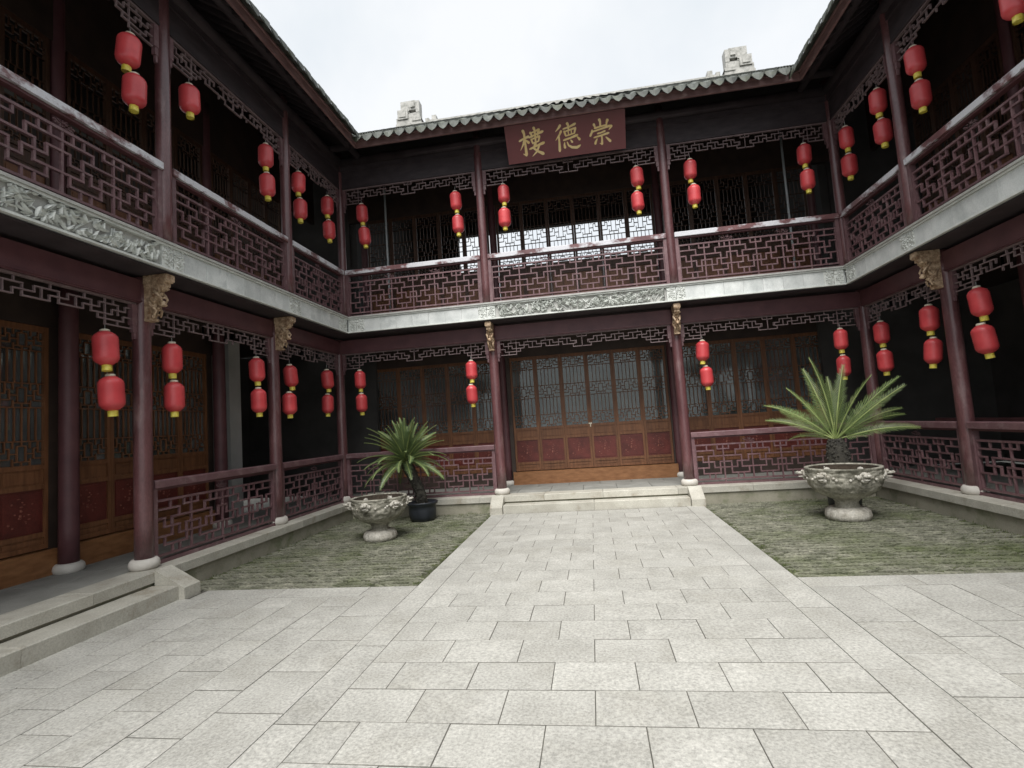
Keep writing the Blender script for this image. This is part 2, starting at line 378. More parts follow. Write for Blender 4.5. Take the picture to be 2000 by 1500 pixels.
# ------------------------------------------------------------------ fretwork patterns: (c0, r0, c1, r1) on a grid
def V(c, a, b): return (c, a, c, b)
def Hh(r, a, b): return (a, r, b, r)
HALF = [Hh(1, 0, 3), V(3, 1, 2), V(1.8, 0, 1), Hh(2, 2, 7.8), V(7.8, 2, 4), V(2, 2, 4), Hh(4, 0, 2), Hh(2, 0, 1), V(1, 2, 3), Hh(3, 1, 3), V(3, 3, 4),
        Hh(4, 3, 7), V(7, 3, 4), Hh(3, 7, 9), V(9, 2, 3), Hh(2, 9, 11), V(11, 2, 3), Hh(3, 11, 13), V(13, 3, 4), Hh(4, 13, 14.7), Hh(4, 7.8, 12),
        V(12, 2, 4), Hh(2, 12, 14.7), Hh(1, 6.8, 12.7), V(12.7, 1, 2), V(6.8, 1, 2), V(7.7, 0, 1), V(8.7, 0, 1), V(10.7, 0, 1), V(11.7, 0, 1),
        V(4.7, 0, 6), V(9.7, 0, 6), V(14.7, 0, 6), V(3.7, 0, .8), Hh(.8, 3.7, 5.7), V(5.7, 0, .8), V(13.7, 0, .8), Hh(.8, 13.7, 14.7),
        Hh(3, 4, 6), V(4, 3, 5), V(6, 3, 5), Hh(5, 1, 4), V(2, 5, 6), V(3, 5, 6), Hh(5, 6, 9), V(7, 5, 6), V(8, 5, 6), V(9, 4, 5), Hh(5, 11, 14),
        V(12, 5, 6), V(13, 5, 6), V(11, 4, 5), Hh(3, 14, 14.7), V(14, 3, 5), V(1, 4, 5)]
def mirror(segs, c):
    out = []; seen = set()
    for a, r, b, q in segs:
        if a >= c+.01 and b >= c+.01: continue
        if b > c: b = c
        for t in ((a, r, b, q), (2*c-b, r, 2*c-a, q)):
            k = tuple(round(x, 2) for x in t)
            if k not in seen: seen.add(k); out.append(t)
    return out
def fret(width):
    c = 14.7 if width > 2.6 else 9.7
    segs = mirror(HALF, c)
    # merge the mirrored halves of bars that meet on the axis
    out = []
    for sgm in segs:
        a, r, b, q = sgm
        if r == q and abs(b-c) < .01: out.append((a, r, 2*c-a, q))
        elif r == q and abs(a-c) < .01: continue
        else: out.append(sgm)
    return out, 2*c
FRZ = [V(3.7, 0, 5), V(2.5, 0, 1), Hh(1, 0, .7), V(.7, 1, 2), Hh(2, .7, 2.7), V(2.7, 2, 3), Hh(3, 2.7, 5.6), Hh(1, 1.8, 4.5), V(1.8, 1, 3), Hh(3, 0, 1),
       V(1, 3, 4), Hh(4, 1, 4.7), V(4.7, 3, 4), Hh(5, 0, 3.7), V(1.9, 4, 5), V(4.5, 1, 2), Hh(2, 4.5, 6.7), V(6.7, 2, 3), Hh(3, 6.7, 9.7), V(9.7, 1, 3),
       Hh(1, 5.6, 8.6), V(6.5, 0, 1), V(5.6, 1, 3), V(7.6, 1, 3), V(8.6, 1, 2), Hh(2, 8.6, 10.8), V(10.8, 2, 3), Hh(3, 10.8, 13.8), V(13.8, 1, 3),
       Hh(1, 9.7, 12.5), V(10.7, 0, 1), V(11.7, 1, 3), V(12.5, 1, 2), Hh(2, 12.5, 14.8), V(14.8, 2, 3), Hh(3, 14.8, 17.7), Hh(1, 13.8, 16.6), V(14.7, 0, 1),
       V(15.8, 1, 3), V(16.6, 1, 2), Hh(2, 16.6, 18), V(18, 2, 3), V(17.2, 3, 4), Hh(4, 17.2, 19.3), V(19.3, 0, 4), V(18.2, 0, .7), Hh(.7, 18.2, 19.3), V(17.7, 2, 3)]
FRZN = [q for q in FRZ if max(q[0], q[2]) <= 9.8] + [V(9.7, 1, 4), V(13.2, 0, 4), V(12.1, 0, .7), Hh(.7, 12.1, 13.2), Hh(4, 11.2, 13.2), V(11.2, 3, 4), Hh(3, 9.7, 11.2),
       Hh(1, 9.7, 12), V(12, 1, 2), Hh(2, 12, 13.2), V(10.8, 1, 3), V(10.7, 0, 1)]
def frieze_mesh(s0, s1, ztop, pitch, mt, postlen, name):
    """hanging fretwork between two columns, in wing coordinates"""
    w = s1-s0; src, c = (FRZ, 19.3) if w > 2.4 else (FRZN, 13.2)
    segs = mirror(src, c); b = MB(); cp = (w-.14)/(2*c); T = .0125
    for i, (a, r, e, q) in enumerate(segs):
        x0, x1, z0, z1 = s0+.07+a*cp, s0+.07+e*cp, ztop-.02-q*pitch, ztop-.02-r*pitch
        dy = .013 if r == q else .011
        if r == q: b.box(x0-T/2, x1+T/2, -dy, dy, z0-T/2, z0+T/2)
        else: b.box(x0-T/2+.0006, x1+T/2-.0006, -dy, dy, z0, z1)
    b.box(s0, s1, -.02, .02, ztop-.02, ztop)
    posts = []
    for sg, x in ((1, s0), (-1, s1)):
        p_ = MB()
        for w_, z, z_ in ((.062, postlen*.62, .0205), (.047, postlen*.82, postlen*.62), (.03, postlen, postlen*.82)):
            xa, xb = sorted((x, x+sg*w_)); p_.box(xa, xb, -.03*w_/.062, .03*w_/.062, ztop-z, ztop-z_)
        posts.append(p_)
    return b, posts

# ------------------------------------------------------------------ door leaves
def leaf_lattice(w, z0, z1, mids):
    """bars of a lattice leaf: vertical bars with bands of fret; mids = list of (za, zb) fret zones"""
    b = MB(); T = .006; zs = sorted(mids); nb = 6
    def hb(xa, xb, z): b.box(xa, xb, -.012, .012, z-T, z+T)
    def vb(x, za, zb): b.box(x-T, x+T, -.010, .010, za, zb)
    edges = [z0]
    for a, c in zs: edges += [a, c]
    edges.append(z1)
    for k, (a, c) in enumerate(zip(edges, edges[1:])):
        if c-a < .02: continue
        hb(-w/2, w/2, a); hb(-w/2, w/2, c)
        if k % 2 == 0:
            for i in range(1, nb): vb(-w/2+w*i/nb, a, c)
        else:
            h = c-a
            X = lambda t: -w/2+w*t
            Z = lambda t: a+h*t
            for sx in (0, 1):
                f = (lambda t: t) if sx == 0 else (lambda t: 1-t)
                x = lambda t: X(f(t))
                def hh(t0, t1, zz): hb(min(x(t0), x(t1)), max(x(t0), x(t1)), Z(zz))
                hh(0, .22, .3); vb(x(.22), Z(.3), Z(.72)); hh(.12, .22, .72); hh(.22, .4, .5); vb(x(.4), Z(.18), Z(.82)); hh(.4, .5, .82); hh(.32, .5, .18)
                vb(x(.12), Z(.55), Z(1)); hh(0, .12, .55); vb(x(.3), Z(0), Z(.3)); vb(x(.3), Z(.72), Z(1))
            vb(X(.5), Z(0), Z(.18)); vb(X(.5), Z(.82), Z(1))
    return b
_leaf = {}
def leaf(parent, s, t, w, style, glass=True, handle=False):
    """style: (z_bottom, z_panel0, z_panel1, z_lattice0, z_lattice1, z_top, mids)"""
    zb, p0, p1, l0, l1, zt, mids = style
    key = (round(w, 3), zb)
    if key not in _leaf:
        st = .045; f = MB()
        f.box(-w/2+.002, -w/2+st, -.025, .025, zb, zt); f.box(w/2-st, w/2-.002, -.025, .025, zb, zt)
        for a, c in ((zb, zb+.05), (p0-.05, p0), (p1, p1+.05), (l0-.045, l0), (l1, zt)):
            if c > a: f.box(-w/2+st, w/2-st, -.024, .024, a, c)
        for a, c in ((zb+.05, p0-.05), (p1+.05, l0-.045)):   # small boards
            if c > a: f.box(-w/2+st, w/2-st, -.008, .008, a, c); f.box(-w/2+st+.03, w/2-st-.03, -.015, .002, a+.02, c-.02)
        pn = MB().box(-w/2+st, w/2-st, -.007, .007, p0, p1); pn.box(-w/2+st+.03, w/2-st-.03, -.014, .0, p0+.03, p1-.03)
        cv = MB(); rr = random.Random(3)
        for i in range(26):
            x, z = rr.gauss(0, w*.13), (p0+p1)/2+rr.gauss(0, (p1-p0)*.2)
            if abs(x) > w/2-st-.05 or z < p0+.06 or z > p1-.06: continue
            cv.ball((x, -.014, z), (rr.uniform(.006, .02), .004, rr.uniform(.004, .012)), 6, 3)
        la = leaf_lattice(w-2*st, l0, l1, mids)
        gl = MB().box(-w/2+st, w/2-st, .016, .019, l0-.01, l1+.01)
        wd_ = M['wood'] if zb < 2 else M['woodshade']
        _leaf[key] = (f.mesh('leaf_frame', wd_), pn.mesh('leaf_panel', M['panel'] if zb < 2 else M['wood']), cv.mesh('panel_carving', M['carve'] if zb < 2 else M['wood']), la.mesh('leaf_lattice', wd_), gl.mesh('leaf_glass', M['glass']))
    fm, pm, cm, lm, gm = _leaf[key]
    o = link('door_leaf', fm, parent, (s, t, 0))
    link('panel', pm, o); link('panel_carving', cm, o, kind='stuff')
    q = link('lattice', lm, o); q['kind'] = 'stuff'
    if glass: link('glass_pane', gm, o)
    if handle:
        h = MB().box(-.035, .035, -.05, -.026, 1.46, 1.485); h.box(-.008, .008, -.045, -.026, 1.40, 1.46)
        h.build('handle', M['cap'], o, (-w/2, 0, 0))
    return o
LOW = (.56, .74, 1.20, 1.46, 2.92, 2.98, [(1.46, 1.72), (2.08, 2.34), (2.70, 2.92)])
UPP = (3.84, 4.06, 4.72, 4.98, 6.36, 6.42, [(4.98, 5.12), (5.46, 5.84), (6.12, 6.36)])

# ------------------------------------------------------------------ relief, brackets
def relief_mesh(w, h, seed):
    """raised bamboo sprays on a stone panel, in (x, y outward = -, z)"""
    rr = random.Random(seed); b = MB()
    def lf(x, z, a, L, wd, y0=0.):
        ca, sa = math.cos(a), math.sin(a); n = 4; top = []; 
        pts = []
        for i in range(n+1):
            t = i/n; ww = wd*math.sin(math.pi*min(.98, max(.04, t**.8)))
            cx, cz = x+L*t*ca, z+L*t*sa
            ck = lambda q: (min(max(q[0], -w/2+.004), w/2-.004), min(max(q[1], .006), h-.006))
            pts.append((ck((cx-ww*sa, cz+ww*ca)), ck((cx+ww*sa, cz-ww*ca)), ck((cx, cz))))
        vs = []
        for (l_, r_, c_) in pts:
            vs += [(l_[0], .0-y0*.7, l_[1]), (c_[0], -.020-y0, c_[1]), (r_[0], .0-y0*.7, r_[1])]
        fs = []
        for i in range(n):
            k = i*3; fs += [(k, k+3, k+4, k+1), (k+1, k+4, k+5, k+2)]
        b.add(vs, fs)
    n = int(w/.024)
    for i in range(n):
        x = -w/2+w*(i+rr.random())/n; z = rr.uniform(.01, h-.01); a0 = rr.uniform(0, 6.28)
        for k in range(rr.randint(5, 7)):
            a = a0+rr.uniform(-.9, .9)*1.2; lf(x, z, a, rr.uniform(.05, .12), rr.uniform(.009, .016), rr.uniform(0, .035))
    for i in range(int(w/.22)):   # stems
        x = -w/2+w*(i+rr.random())/(w/.22); z = .03; pts = [(x, -.006, z)]
        a = rr.uniform(.5, 2.6)
        for k in range(5):
            x += .06*math.cos(a); z += .06*math.sin(a); a += rr.uniform(-.3, .3)
            if abs(x) > w/2-.02 or not .015 < z < h-.015: break
            pts.append((x, -.008, z))
        if len(pts) > 2: b.tube(pts, .009, 5)
    for i in range(int(w/.16)):
        x = rr.uniform(-w/2+.05, w/2-.05); z = rr.uniform(.04, h-.04)
        b.ball((x, -.004, z), (rr.uniform(.012, .03), .018, rr.uniform(.01, .02)), 6, 4)
    return b
def medallion_mesh(seed):
    rr = random.Random(seed); b = MB()
    for i in range(34):
        x, z = rr.uniform(-.055, .055), rr.uniform(.03, .22); a = rr.uniform(0, 6.28); pts = []
        for k in range(5):
            t = a+k*.7; pts.append((x+.02*math.cos(t), -.004, z+.02*math.sin(t)))
        b.tube(pts, .0075, 4)
    return b
def bracket_mesh():
    """gilt carved support reaching out under the balcony, t negative = outwards"""
    b = MB(); rr = random.Random(5)
    b.box(-.05, .05, -.36, -.07, 3.37, 3.465)
    b.box(-.057, .057, -.372, -.30, 3.385, 3.455)
    b.box(-.045, .045, -.33, -.07, 3.325, 3.37)
    b.lathe([(.03, -.05), (.036, 0), (.03, .05)], 8, (0, -.29, 3.335))
    b.hexa([(x, y_, z) for z, ys in ((2.985, (-.15, -.075)), (3.325, (-.27, -.075))) for y_ in ys for x in (-.042, .042)])
    b.box(-.05, .05, -.175, -.08, 2.955, 2.985)
    for i in range(46):    # the carved beast: curls, mane and limbs
        f = rr.random(); z = 2.99+.33*f; yf = -.155-.12*f
        s = rr.choice((-1, 0, 1)); x = .038*s+rr.uniform(-.012, .012); y_ = yf+(rr.uniform(-.03, .01) if s == 0 else rr.uniform(-.02, .07))
        b.ball((x, y_, z), (rr.uniform(.012, .026), rr.uniform(.014, .03), rr.uniform(.012, .028)), 7, 4)
    for sg in (-1, 1):
        b.tube([(sg*.045, -.2, 3.30), (sg*.055, -.25, 3.24), (sg*.04, -.29, 3.19), (sg*.03, -.27, 3.13)], [.02, .018, .014, .008], 6)
        b.tube([(sg*.04, -.12, 3.2), (sg*.055, -.17, 3.12), (sg*.04, -.22, 3.06), (sg*.045, -.2, 3.0)], [.02, .02, .016, .01], 6)
    b.ball((0, -.27, 3.14), (.034, .04, .036), 8, 5); b.ball((0, -.30, 3.12), (.02, .025, .018), 8, 5)
    return b.mesh('carved_bracket', M['gilt'])
BRK = bracket_mesh()
def column_mesh(r, z0, z1, mt, ent=True):
    n = 9; prof = [(r*(1-.06*(i/n)), z0+(z1-z0)*i/n) for i in range(n+1)]
    return MB().lathe(prof, 24).mesh('column', mt)
COLL = column_mesh(.092, HP+.11, 3.45, M['maroon']); COLU = column_mesh(.079, ZT-.02, 7.1, M['maroon'])
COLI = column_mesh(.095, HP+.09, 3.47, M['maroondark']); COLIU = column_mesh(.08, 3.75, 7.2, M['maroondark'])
DRUM = MB().lathe([(.115, 0), (.138, .02), (.146, .055), (.138, .09), (.118, .112), (.095, .114)], 24).mesh('stone_drum', M['drum'])

# ------------------------------------------------------------------ roof pieces (wing coordinates; eave line at t = -EV)
def cap_tile_mesh():
    n = 8; L = .30; r = .062; vs = []
    for j, (y_, z) in enumerate(((0, 0), (L, L*SL))):
        for rr_ in (r, r-.014):
            for i in range(n+1):
                a = math.pi*i/n; vs.append((rr_*math.cos(a), y_, z+rr_*math.sin(a)*.85))
    k = n+1; fs = []
    for i in range(n):
        fs += [(i, i+1, 2*k+i+1, 2*k+i), (k+i+1, k+i, 3*k+i, 3*k+i+1), (i+1, i, k+i, k+i+1), (2*k+i, 2*k+i+1, 3*k+i+1, 3*k+i)]
    return MB().add(vs, fs, False).mesh('cap_tile', M['tile'])
def drip_tile_mesh():
    b = MB(); n = 8; L = .3; w = .097; vs = []
    def zc(u): return -.034*(1-u*u)
    for y_, z0 in ((0, 0), (L, L*SL)):
        for dz in (0, -.014):
            for i in range(n+1):
                u = -1+2*i/n; vs.append((w*u, y_, z0+zc(u)+dz))
    k = n+1; fs = []
    for i in range(n):
        fs += [(i+1, i, 2*k+i, 2*k+i+1), (k+i, k+i+1, 3*k+i+1, 3*k+i), (i, i+1, k+i+1, k+i)]
    b.add(vs, fs)
    # pointed tongue hanging from the front edge, slightly leaning out
    vs = []
    prof = [(-1, 0), (-.93, -.05), (-.74, -.10), (-.42, -.145), (0, -.185), (.42, -.145), (.74, -.10), (.93, -.05), (1, 0)]
    for y_ in (-.018, -.004):
        for u, z in prof: vs.append((w*u*.98, y_-(-z)*.18, zc(u)+.0))
        for u, z in prof: vs.append((w*u*.98, y_-(-z)*.25, min(zc(u), -.0)+z*.6))
    k = len(prof); fs = []
    for i in range(k-1):
        fs += [(i, i+1, k+i+1, k+i), (2*k+i+1, 2*k+i, 3*k+i, 3*k+i+1), (k+i, k+i+1, 3*k+i+1, 3*k+i), (i+1, i, 2*k+i, 2*k+i+1)]
    b.add(vs, fs)
    # raised ornament on the tongue
    b.ball((0, -.03, -.055), (.026, .010, .026), 8, 4)
    return b.mesh('drip_tile', M['tile'])
CAPT, DRIPT = cap_tile_mesh(), drip_tile_mesh()
TP = .2
def roof(parent, s0, s1, tr, lim, tile_s0, tile_s1, rear):
    """s0..s1: eave span; lim(s) gives where the row starts up the slope (valleys); tr: ridge t"""
    e = empty('roof'); e.parent = parent
    z0 = ZE+.165
    n = int((s1-s0)/TP)
    rows = MB(); k = 5
    s = s0+TP/2
    while s < s1:
        u0 = max(.28, lim(s))
        uend = tr+EV
        if u0 < uend-.1:
            m_ = max(1, int((uend-u0)/.14))
            for j in range(m_):
                ua, ub = u0+(uend-u0)*j/m_, u0+(uend-u0)*(j+1)/m_+.012
                lift = .012
                vs = []
                for uu, dz in ((ua, lift), (ub, 0)):
                    for i in range(k+1):
                        a = math.pi*i/k; vs.append((s+.062*math.cos(a), -EV+uu, z0+uu*SL+.052*math.sin(a)+dz))
                rows.add(vs, [(i, i+1, k+1+i+1, k+1+i) for i in range(k)])
                rows.add([(s-TP/2-.04, -EV+ua, z0+ua*SL+dz_) for dz_ in (0,)]+[(s-TP/2+.04, -EV+ua, z0+ua*SL), (s-TP/2+.04, -EV+ub, z0+ub*SL-.02), (s-TP/2-.04, -EV+ub, z0+ub*SL-.02)], [(0, 1, 2, 3)])
        s += TP
    rows.build('tile_courses', M['tile'], e, kind='stuff')
    s = tile_s0+TP/2
    while s < tile_s1:
        rr = random.uniform
        link('cap_tile', CAPT, e, (s, -EV-.10+rr(-.008, .008), z0-.04+rr(-.005, .005)), rr(-.03, .03))
        d_ = link('drip_tile', DRIPT, e, (s-TP/2, -EV-.145+rr(-.008, .008), z0-.035+rr(-.005, .005)), rr(-.03, .03)); d_.rotation_euler.y = rr(-.06, .06)
        s += TP
    return e
def deck(parent, pts_low, thick=.05):
    """roof boarding as a quad strip (already in wing coordinates), extruded upwards"""
    b = MB(); n = len(pts_low)
    vs = list(pts_low)+[(x, y_, z+thick) for x, y_, z in pts_low]
    b.add(vs, [tuple(range(n-1, -1, -1)), tuple(range(n, 2*n))]+[(i, (i+1) % n, n+(i+1) % n, n+i) for i in range(n)])
    return b.build('roof_boarding', M['soffit'], parent)

# ------------------------------------------------------------------ wings
def band(parent, s0, s1, stops, carved, k0=0, k1=0):
    """grey stone band along the balcony edge; stops = medallion places; carved = list of (a, b) relief panels"""
    t = -D-.10
    e = MB().box(s0, s1, t+.03, t+.12, ZB+.002, ZT-.03).build('stone_band', M['greystone'], parent)
    MB().box(s0+.035*k0, s1-.035*k1, t-.035, t+.10, ZT-.028, ZT).build('band_lip', M['lip'], e)
    MB().box(s0+.018*k0, s1-.018*k1, t-.018, t+.03, ZT-.052, ZT-.03).build('band_moulding', M['relief'], e)
    MB().box(s0+.014*k0, s1-.014*k1, t-.014, t+.03, ZB, ZB+.022).build('band_moulding', M['relief'], e)
    zz0, zz1 = ZB+.024, ZT-.054
    cuts = []
    for q in stops:
        for a in (q-.155, q+.005):
            if a > s0-.01 and a+.15 < s1+.01:
                cuts.append((a, a+.15))
                o = block('medallion', a, a+.15, t, t+.03, zz0, zz1, M['relief'], e, .003)
                link('medallion_carving', MED[random.randrange(3)], o, (0, -.015, 0))
    cuts.sort()
    free = []; a = s0
    for c0, c1 in cuts:
        if c0-a > .05: free.append((a, c0))
        a = max(a, c1)
    if s1-a > .05: free.append((a, s1))
    for a, b_ in free:
        if any(a < (c0+c1)/2 < b_ for c0, c1 in carved):
            block('relief_panel', a+.004, b_-.004, t+.026, t+.032, zz0, zz1, M['lip'], e, .002)  # darker ground stone: shade in the relief's crevices put into the colour
            relief_mesh(b_-a-.08, zz1-zz0, int(a*100)).build('bamboo_relief', M['relief'], e, ((a+b_)/2, t+.026, zz0), kind='stuff')
        else:
            n = max(1, round((b_-a)/.34)); w = (b_-a)/n
            for k in range(n): block('band_stone', a+k*w+.0015, a+(k+1)*w-.0015, t+random.uniform(0, .002), t+.03, zz0, zz1, M['greystone'], e, .002)
    return e
MED = [medallion_mesh(k).mesh('medallion_carving', M['relief']) for k in range(3)]

def gallery(parent, lower, upper, s_lo, s_hi, brackets, tdoor, frieze_low, frieze_up, dz=0.):
    """columns, beams, friezes of one wing; lower/upper = column stations"""
    for s in lower:
        c = link('column', COLL, parent, (s, 0, 0)); link('stone_drum', DRUM, c, (0, 0, HP-.003))
        if s in brackets: link('carved_bracket', BRK, parent, (s, 0, 0))
    for s in upper: link('upper_column', COLU, parent, (s, -D, 0))
    b = MB().box(s_lo, s_hi, -.055, .055, 3.157, 3.42+dz); b.box(s_lo, s_hi, -.067, .067, 3.175+dz, 3.19+dz)
    b.build('lower_beam', M['maroondark'], parent)
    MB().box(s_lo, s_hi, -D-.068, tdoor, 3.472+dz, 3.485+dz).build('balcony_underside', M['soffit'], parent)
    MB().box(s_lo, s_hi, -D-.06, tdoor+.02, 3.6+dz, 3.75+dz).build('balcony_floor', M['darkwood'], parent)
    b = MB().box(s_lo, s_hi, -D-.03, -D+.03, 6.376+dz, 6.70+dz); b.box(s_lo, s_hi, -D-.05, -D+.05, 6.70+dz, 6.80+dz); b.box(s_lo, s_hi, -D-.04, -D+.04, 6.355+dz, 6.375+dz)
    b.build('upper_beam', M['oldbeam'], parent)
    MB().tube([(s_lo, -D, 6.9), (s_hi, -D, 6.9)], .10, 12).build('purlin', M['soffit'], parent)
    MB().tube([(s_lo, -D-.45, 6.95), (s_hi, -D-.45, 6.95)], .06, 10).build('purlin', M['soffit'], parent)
    for runs, inset, ztop, pitch, pl, t in ((frieze_low, .085, 3.155, .0545, .40, 0), (frieze_up, .075, 6.35, .056, .46, -D)):
        for a, c in runs:
            fb, fp = frieze_mesh(a+inset, c-inset, ztop, pitch, M['fret'], pl, '')
            fo = fb.build('fretwork_frieze', M['fret'], parent, (0, t, 0))
            for q in fp: q.build('pendant_post', M['maroonbar'], fo)
def rafters(parent, s0, s1, t1, lim=None):
    b = MB().box(-.028, .028, 0, 1, 0, 1)
    s = s0
    key = ('raf', t1)
    if key not in _cache:
        L = t1+EV-.06; z = -.075
        _cache[key] = MB().hexa([(x, y_, y_*SL+dz) for dz in (z, 0) for y_ in (0, L) for x in (-.03, .03)]).mesh('rafter', M['soffit'])
    while s < s1:
        link('rafter', _cache[key], parent, (s, -EV+.05, ZE+.105+.05*SL-.003)); s += .23
def fascia(parent, s0, s1):
    b = MB().box(s0, s1, -EV-.012, -EV+.02, ZE, ZE+.12); b.box(s0, s1, -EV-.03, -EV+.02, ZE+.12, ZE+.15)
    b.build('fascia', M['fascia'], parent)

UL, UR, UB = XL+D, XR-D, YB-D
EL, ER, EB = XL+EV, XR-EV, YB-EV          # eave corners
# ---- the hall at the back
hall = tag(empty('hall', (0, YB, 0), 0), 'two-storey timber hall across the back of the courtyard, under the gold-lettered sign', 'building', 'courtyard buildings')
gallery(hall, [XL, X1, X2, XR], [UL, X1, X2, UR], XL, XR, (X1, X2), 1.36, [(XL, X1), (X1, X2), (X2, XR)], [(UL, X1), (X1, X2), (X2, UR)])
band(hall, UL+.085, UR-.085, [UL+.28, X1, X2, UR-.28], [(X1, X2)])
fascia(hall, EL, ER)
TRB = 3.38
zd = ZE+.105
deck(hall, [(EL, -EV, zd), (ER, -EV, zd), (ER+TRB+EV, TRB, zd+(TRB+EV)*SL), (EL-TRB-EV, TRB, zd+(TRB+EV)*SL)])
deck(hall, [(EL-TRB-EV, TRB, zd+(TRB+EV)*SL), (ER+TRB+EV, TRB, zd+(TRB+EV)*SL), (ER+TRB+EV, 6.1, zd+(TRB+EV)*SL-(6.1-TRB)*.62), (EL-TRB-EV, 6.1, zd+(TRB+EV)*SL-(6.1-TRB)*.62)])
rafters(hall, EL+.1, ER, 1.3)
rf = roof(hall, EL-TRB-EV, ER+TRB+EV, TRB, lambda s: max(EL-s, s-ER, 0), EL+.1, ER-.02, True)
b = MB().box(-3.75, 3.75, TRB-.10, TRB+.10, 9.45, 9.69); b.box(-3.75, 3.75, TRB-.14, TRB+.14, 9.69, 9.775)
b.build('ridge', M['ridge'], rf)
def ridge_ornament(sg):
    b = MB(); T = .12
    def bx(a, c, z0, z1, t=T): b.box(min(a*sg, c*sg), max(a*sg, c*sg), -t, t, z0, z1)
    # stepped hollow fret blocks
    bx(0, .95, -.40, -.06); bx(.30, .95, -.06, .08); bx(.34, .92, .08, .26, T-.01); bx(.34, .44, .26, .58, T-.002); bx(.44, .86, .34, .60); bx(.62, .9, .26, .34); bx(.62, .72, .30, .44, T+.02)
    bx(.66, .95, .10, .36, T+.03); bx(.72, .90, .15, .31, T+.05); bx(.30, .55, .02, .10, T+.02); bx(.46, .58, .40, .50, T+.04); bx(.86, 1.0, -.2, .16, T-.02); bx(.98, 1.03, -.3, .02, T-.04)
    bx(-.12, .12, -.1, -.02, T+.01); bx(-.10, .02, -.02, .12, T-.03); bx(.10, .20, -.02, .06, T-.03); bx(.5, .62, -.28, -.12, T+.02); bx(.7, .86, -.3, -.16, T+.02)
    return b
ridge_ornament(-1).build('ridge_ornament', M['ridge'], rf, (-3.57, TRB, 9.82))
ridge_ornament(1).build('ridge_ornament', M['ridge'], rf, (3.60, TRB, 9.82))
# inner wall of the hall: columns, leaves, sill
TD = 1.44
for s in (-1.84, 1.72, -4.85, 4.745):
    c = link('inner_column', COLI, hall, (s, TD+.02, 0)); link('stone_drum', DRUM, c, (0, 0, HP-.02)); link('inner_column', COLIU, hall, (s, TD+.02, 0))
n = 6; w = (1.60+1.66)/n
for k in range(n): leaf(hall, -1.66+w*(k+.5), TD, w, LOW, True, k == 3)
MB().box(-1.72, 1.66, TD-.08, TD+.06, HP-.02, .545).build('door_sill', M['sillwood'], hall)
b = MB(); b.box(-1.745, -1.662, TD-.05, TD+.05, HP, 3.2); b.box(1.602, 1.63, TD-.05, TD+.05, HP, 3.2); b.box(-4.75, 4.65, TD-.03, TD+.05, 2.985, 3.47); b.build('door_frame', M['darkwood'], hall)
for a, c in ((-4.75, -1.94), (1.82, 4.65)):
    n = 5; w = (c-a)/n
    for k in range(n): leaf(hall, a+w*(k+.5), TD, w, LOW, True)
    MB().box(a, c, TD-.05, TD+.05, HP-.02, .555).build('door_sill', M['darkwood'], hall)
for a, c, n in ((-4.75, -1.93, 5), (-1.75, 1.63, 6), (1.81, 4.65, 5)):
    w = (c-a)/n
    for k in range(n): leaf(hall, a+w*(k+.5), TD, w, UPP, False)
MB().box(-5.2, 5.2, TD-.03, TD+.05, 6.425, 7.6).build('transom', M['darkwood'], hall)
MB().box(-5.2, 5.2, TD-.03, TD+.05, 3.75, 3.838).build('threshold', M['darkwood'], hall)
# rear wall with the upper windows that let the sky through
RW = 5.88
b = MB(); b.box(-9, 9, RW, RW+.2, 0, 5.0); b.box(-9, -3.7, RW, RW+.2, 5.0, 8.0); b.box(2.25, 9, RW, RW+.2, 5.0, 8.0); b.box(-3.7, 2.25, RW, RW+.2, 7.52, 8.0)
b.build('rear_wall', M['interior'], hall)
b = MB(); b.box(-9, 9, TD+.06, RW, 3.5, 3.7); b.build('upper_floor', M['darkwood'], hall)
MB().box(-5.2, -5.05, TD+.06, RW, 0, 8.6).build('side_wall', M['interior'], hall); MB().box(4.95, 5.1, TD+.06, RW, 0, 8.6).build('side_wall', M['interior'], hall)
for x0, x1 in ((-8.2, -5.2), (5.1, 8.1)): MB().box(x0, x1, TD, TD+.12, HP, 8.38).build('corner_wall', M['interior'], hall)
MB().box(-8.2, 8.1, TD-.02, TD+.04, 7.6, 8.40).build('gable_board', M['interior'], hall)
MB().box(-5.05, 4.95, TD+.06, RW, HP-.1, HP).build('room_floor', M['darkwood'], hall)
for x in (-3.95, 3.95): MB().tube([(x, .55, 3.7), (x, .55, 7.3)], .022, 8).build('rain_pipe', M['pipe'], hall)

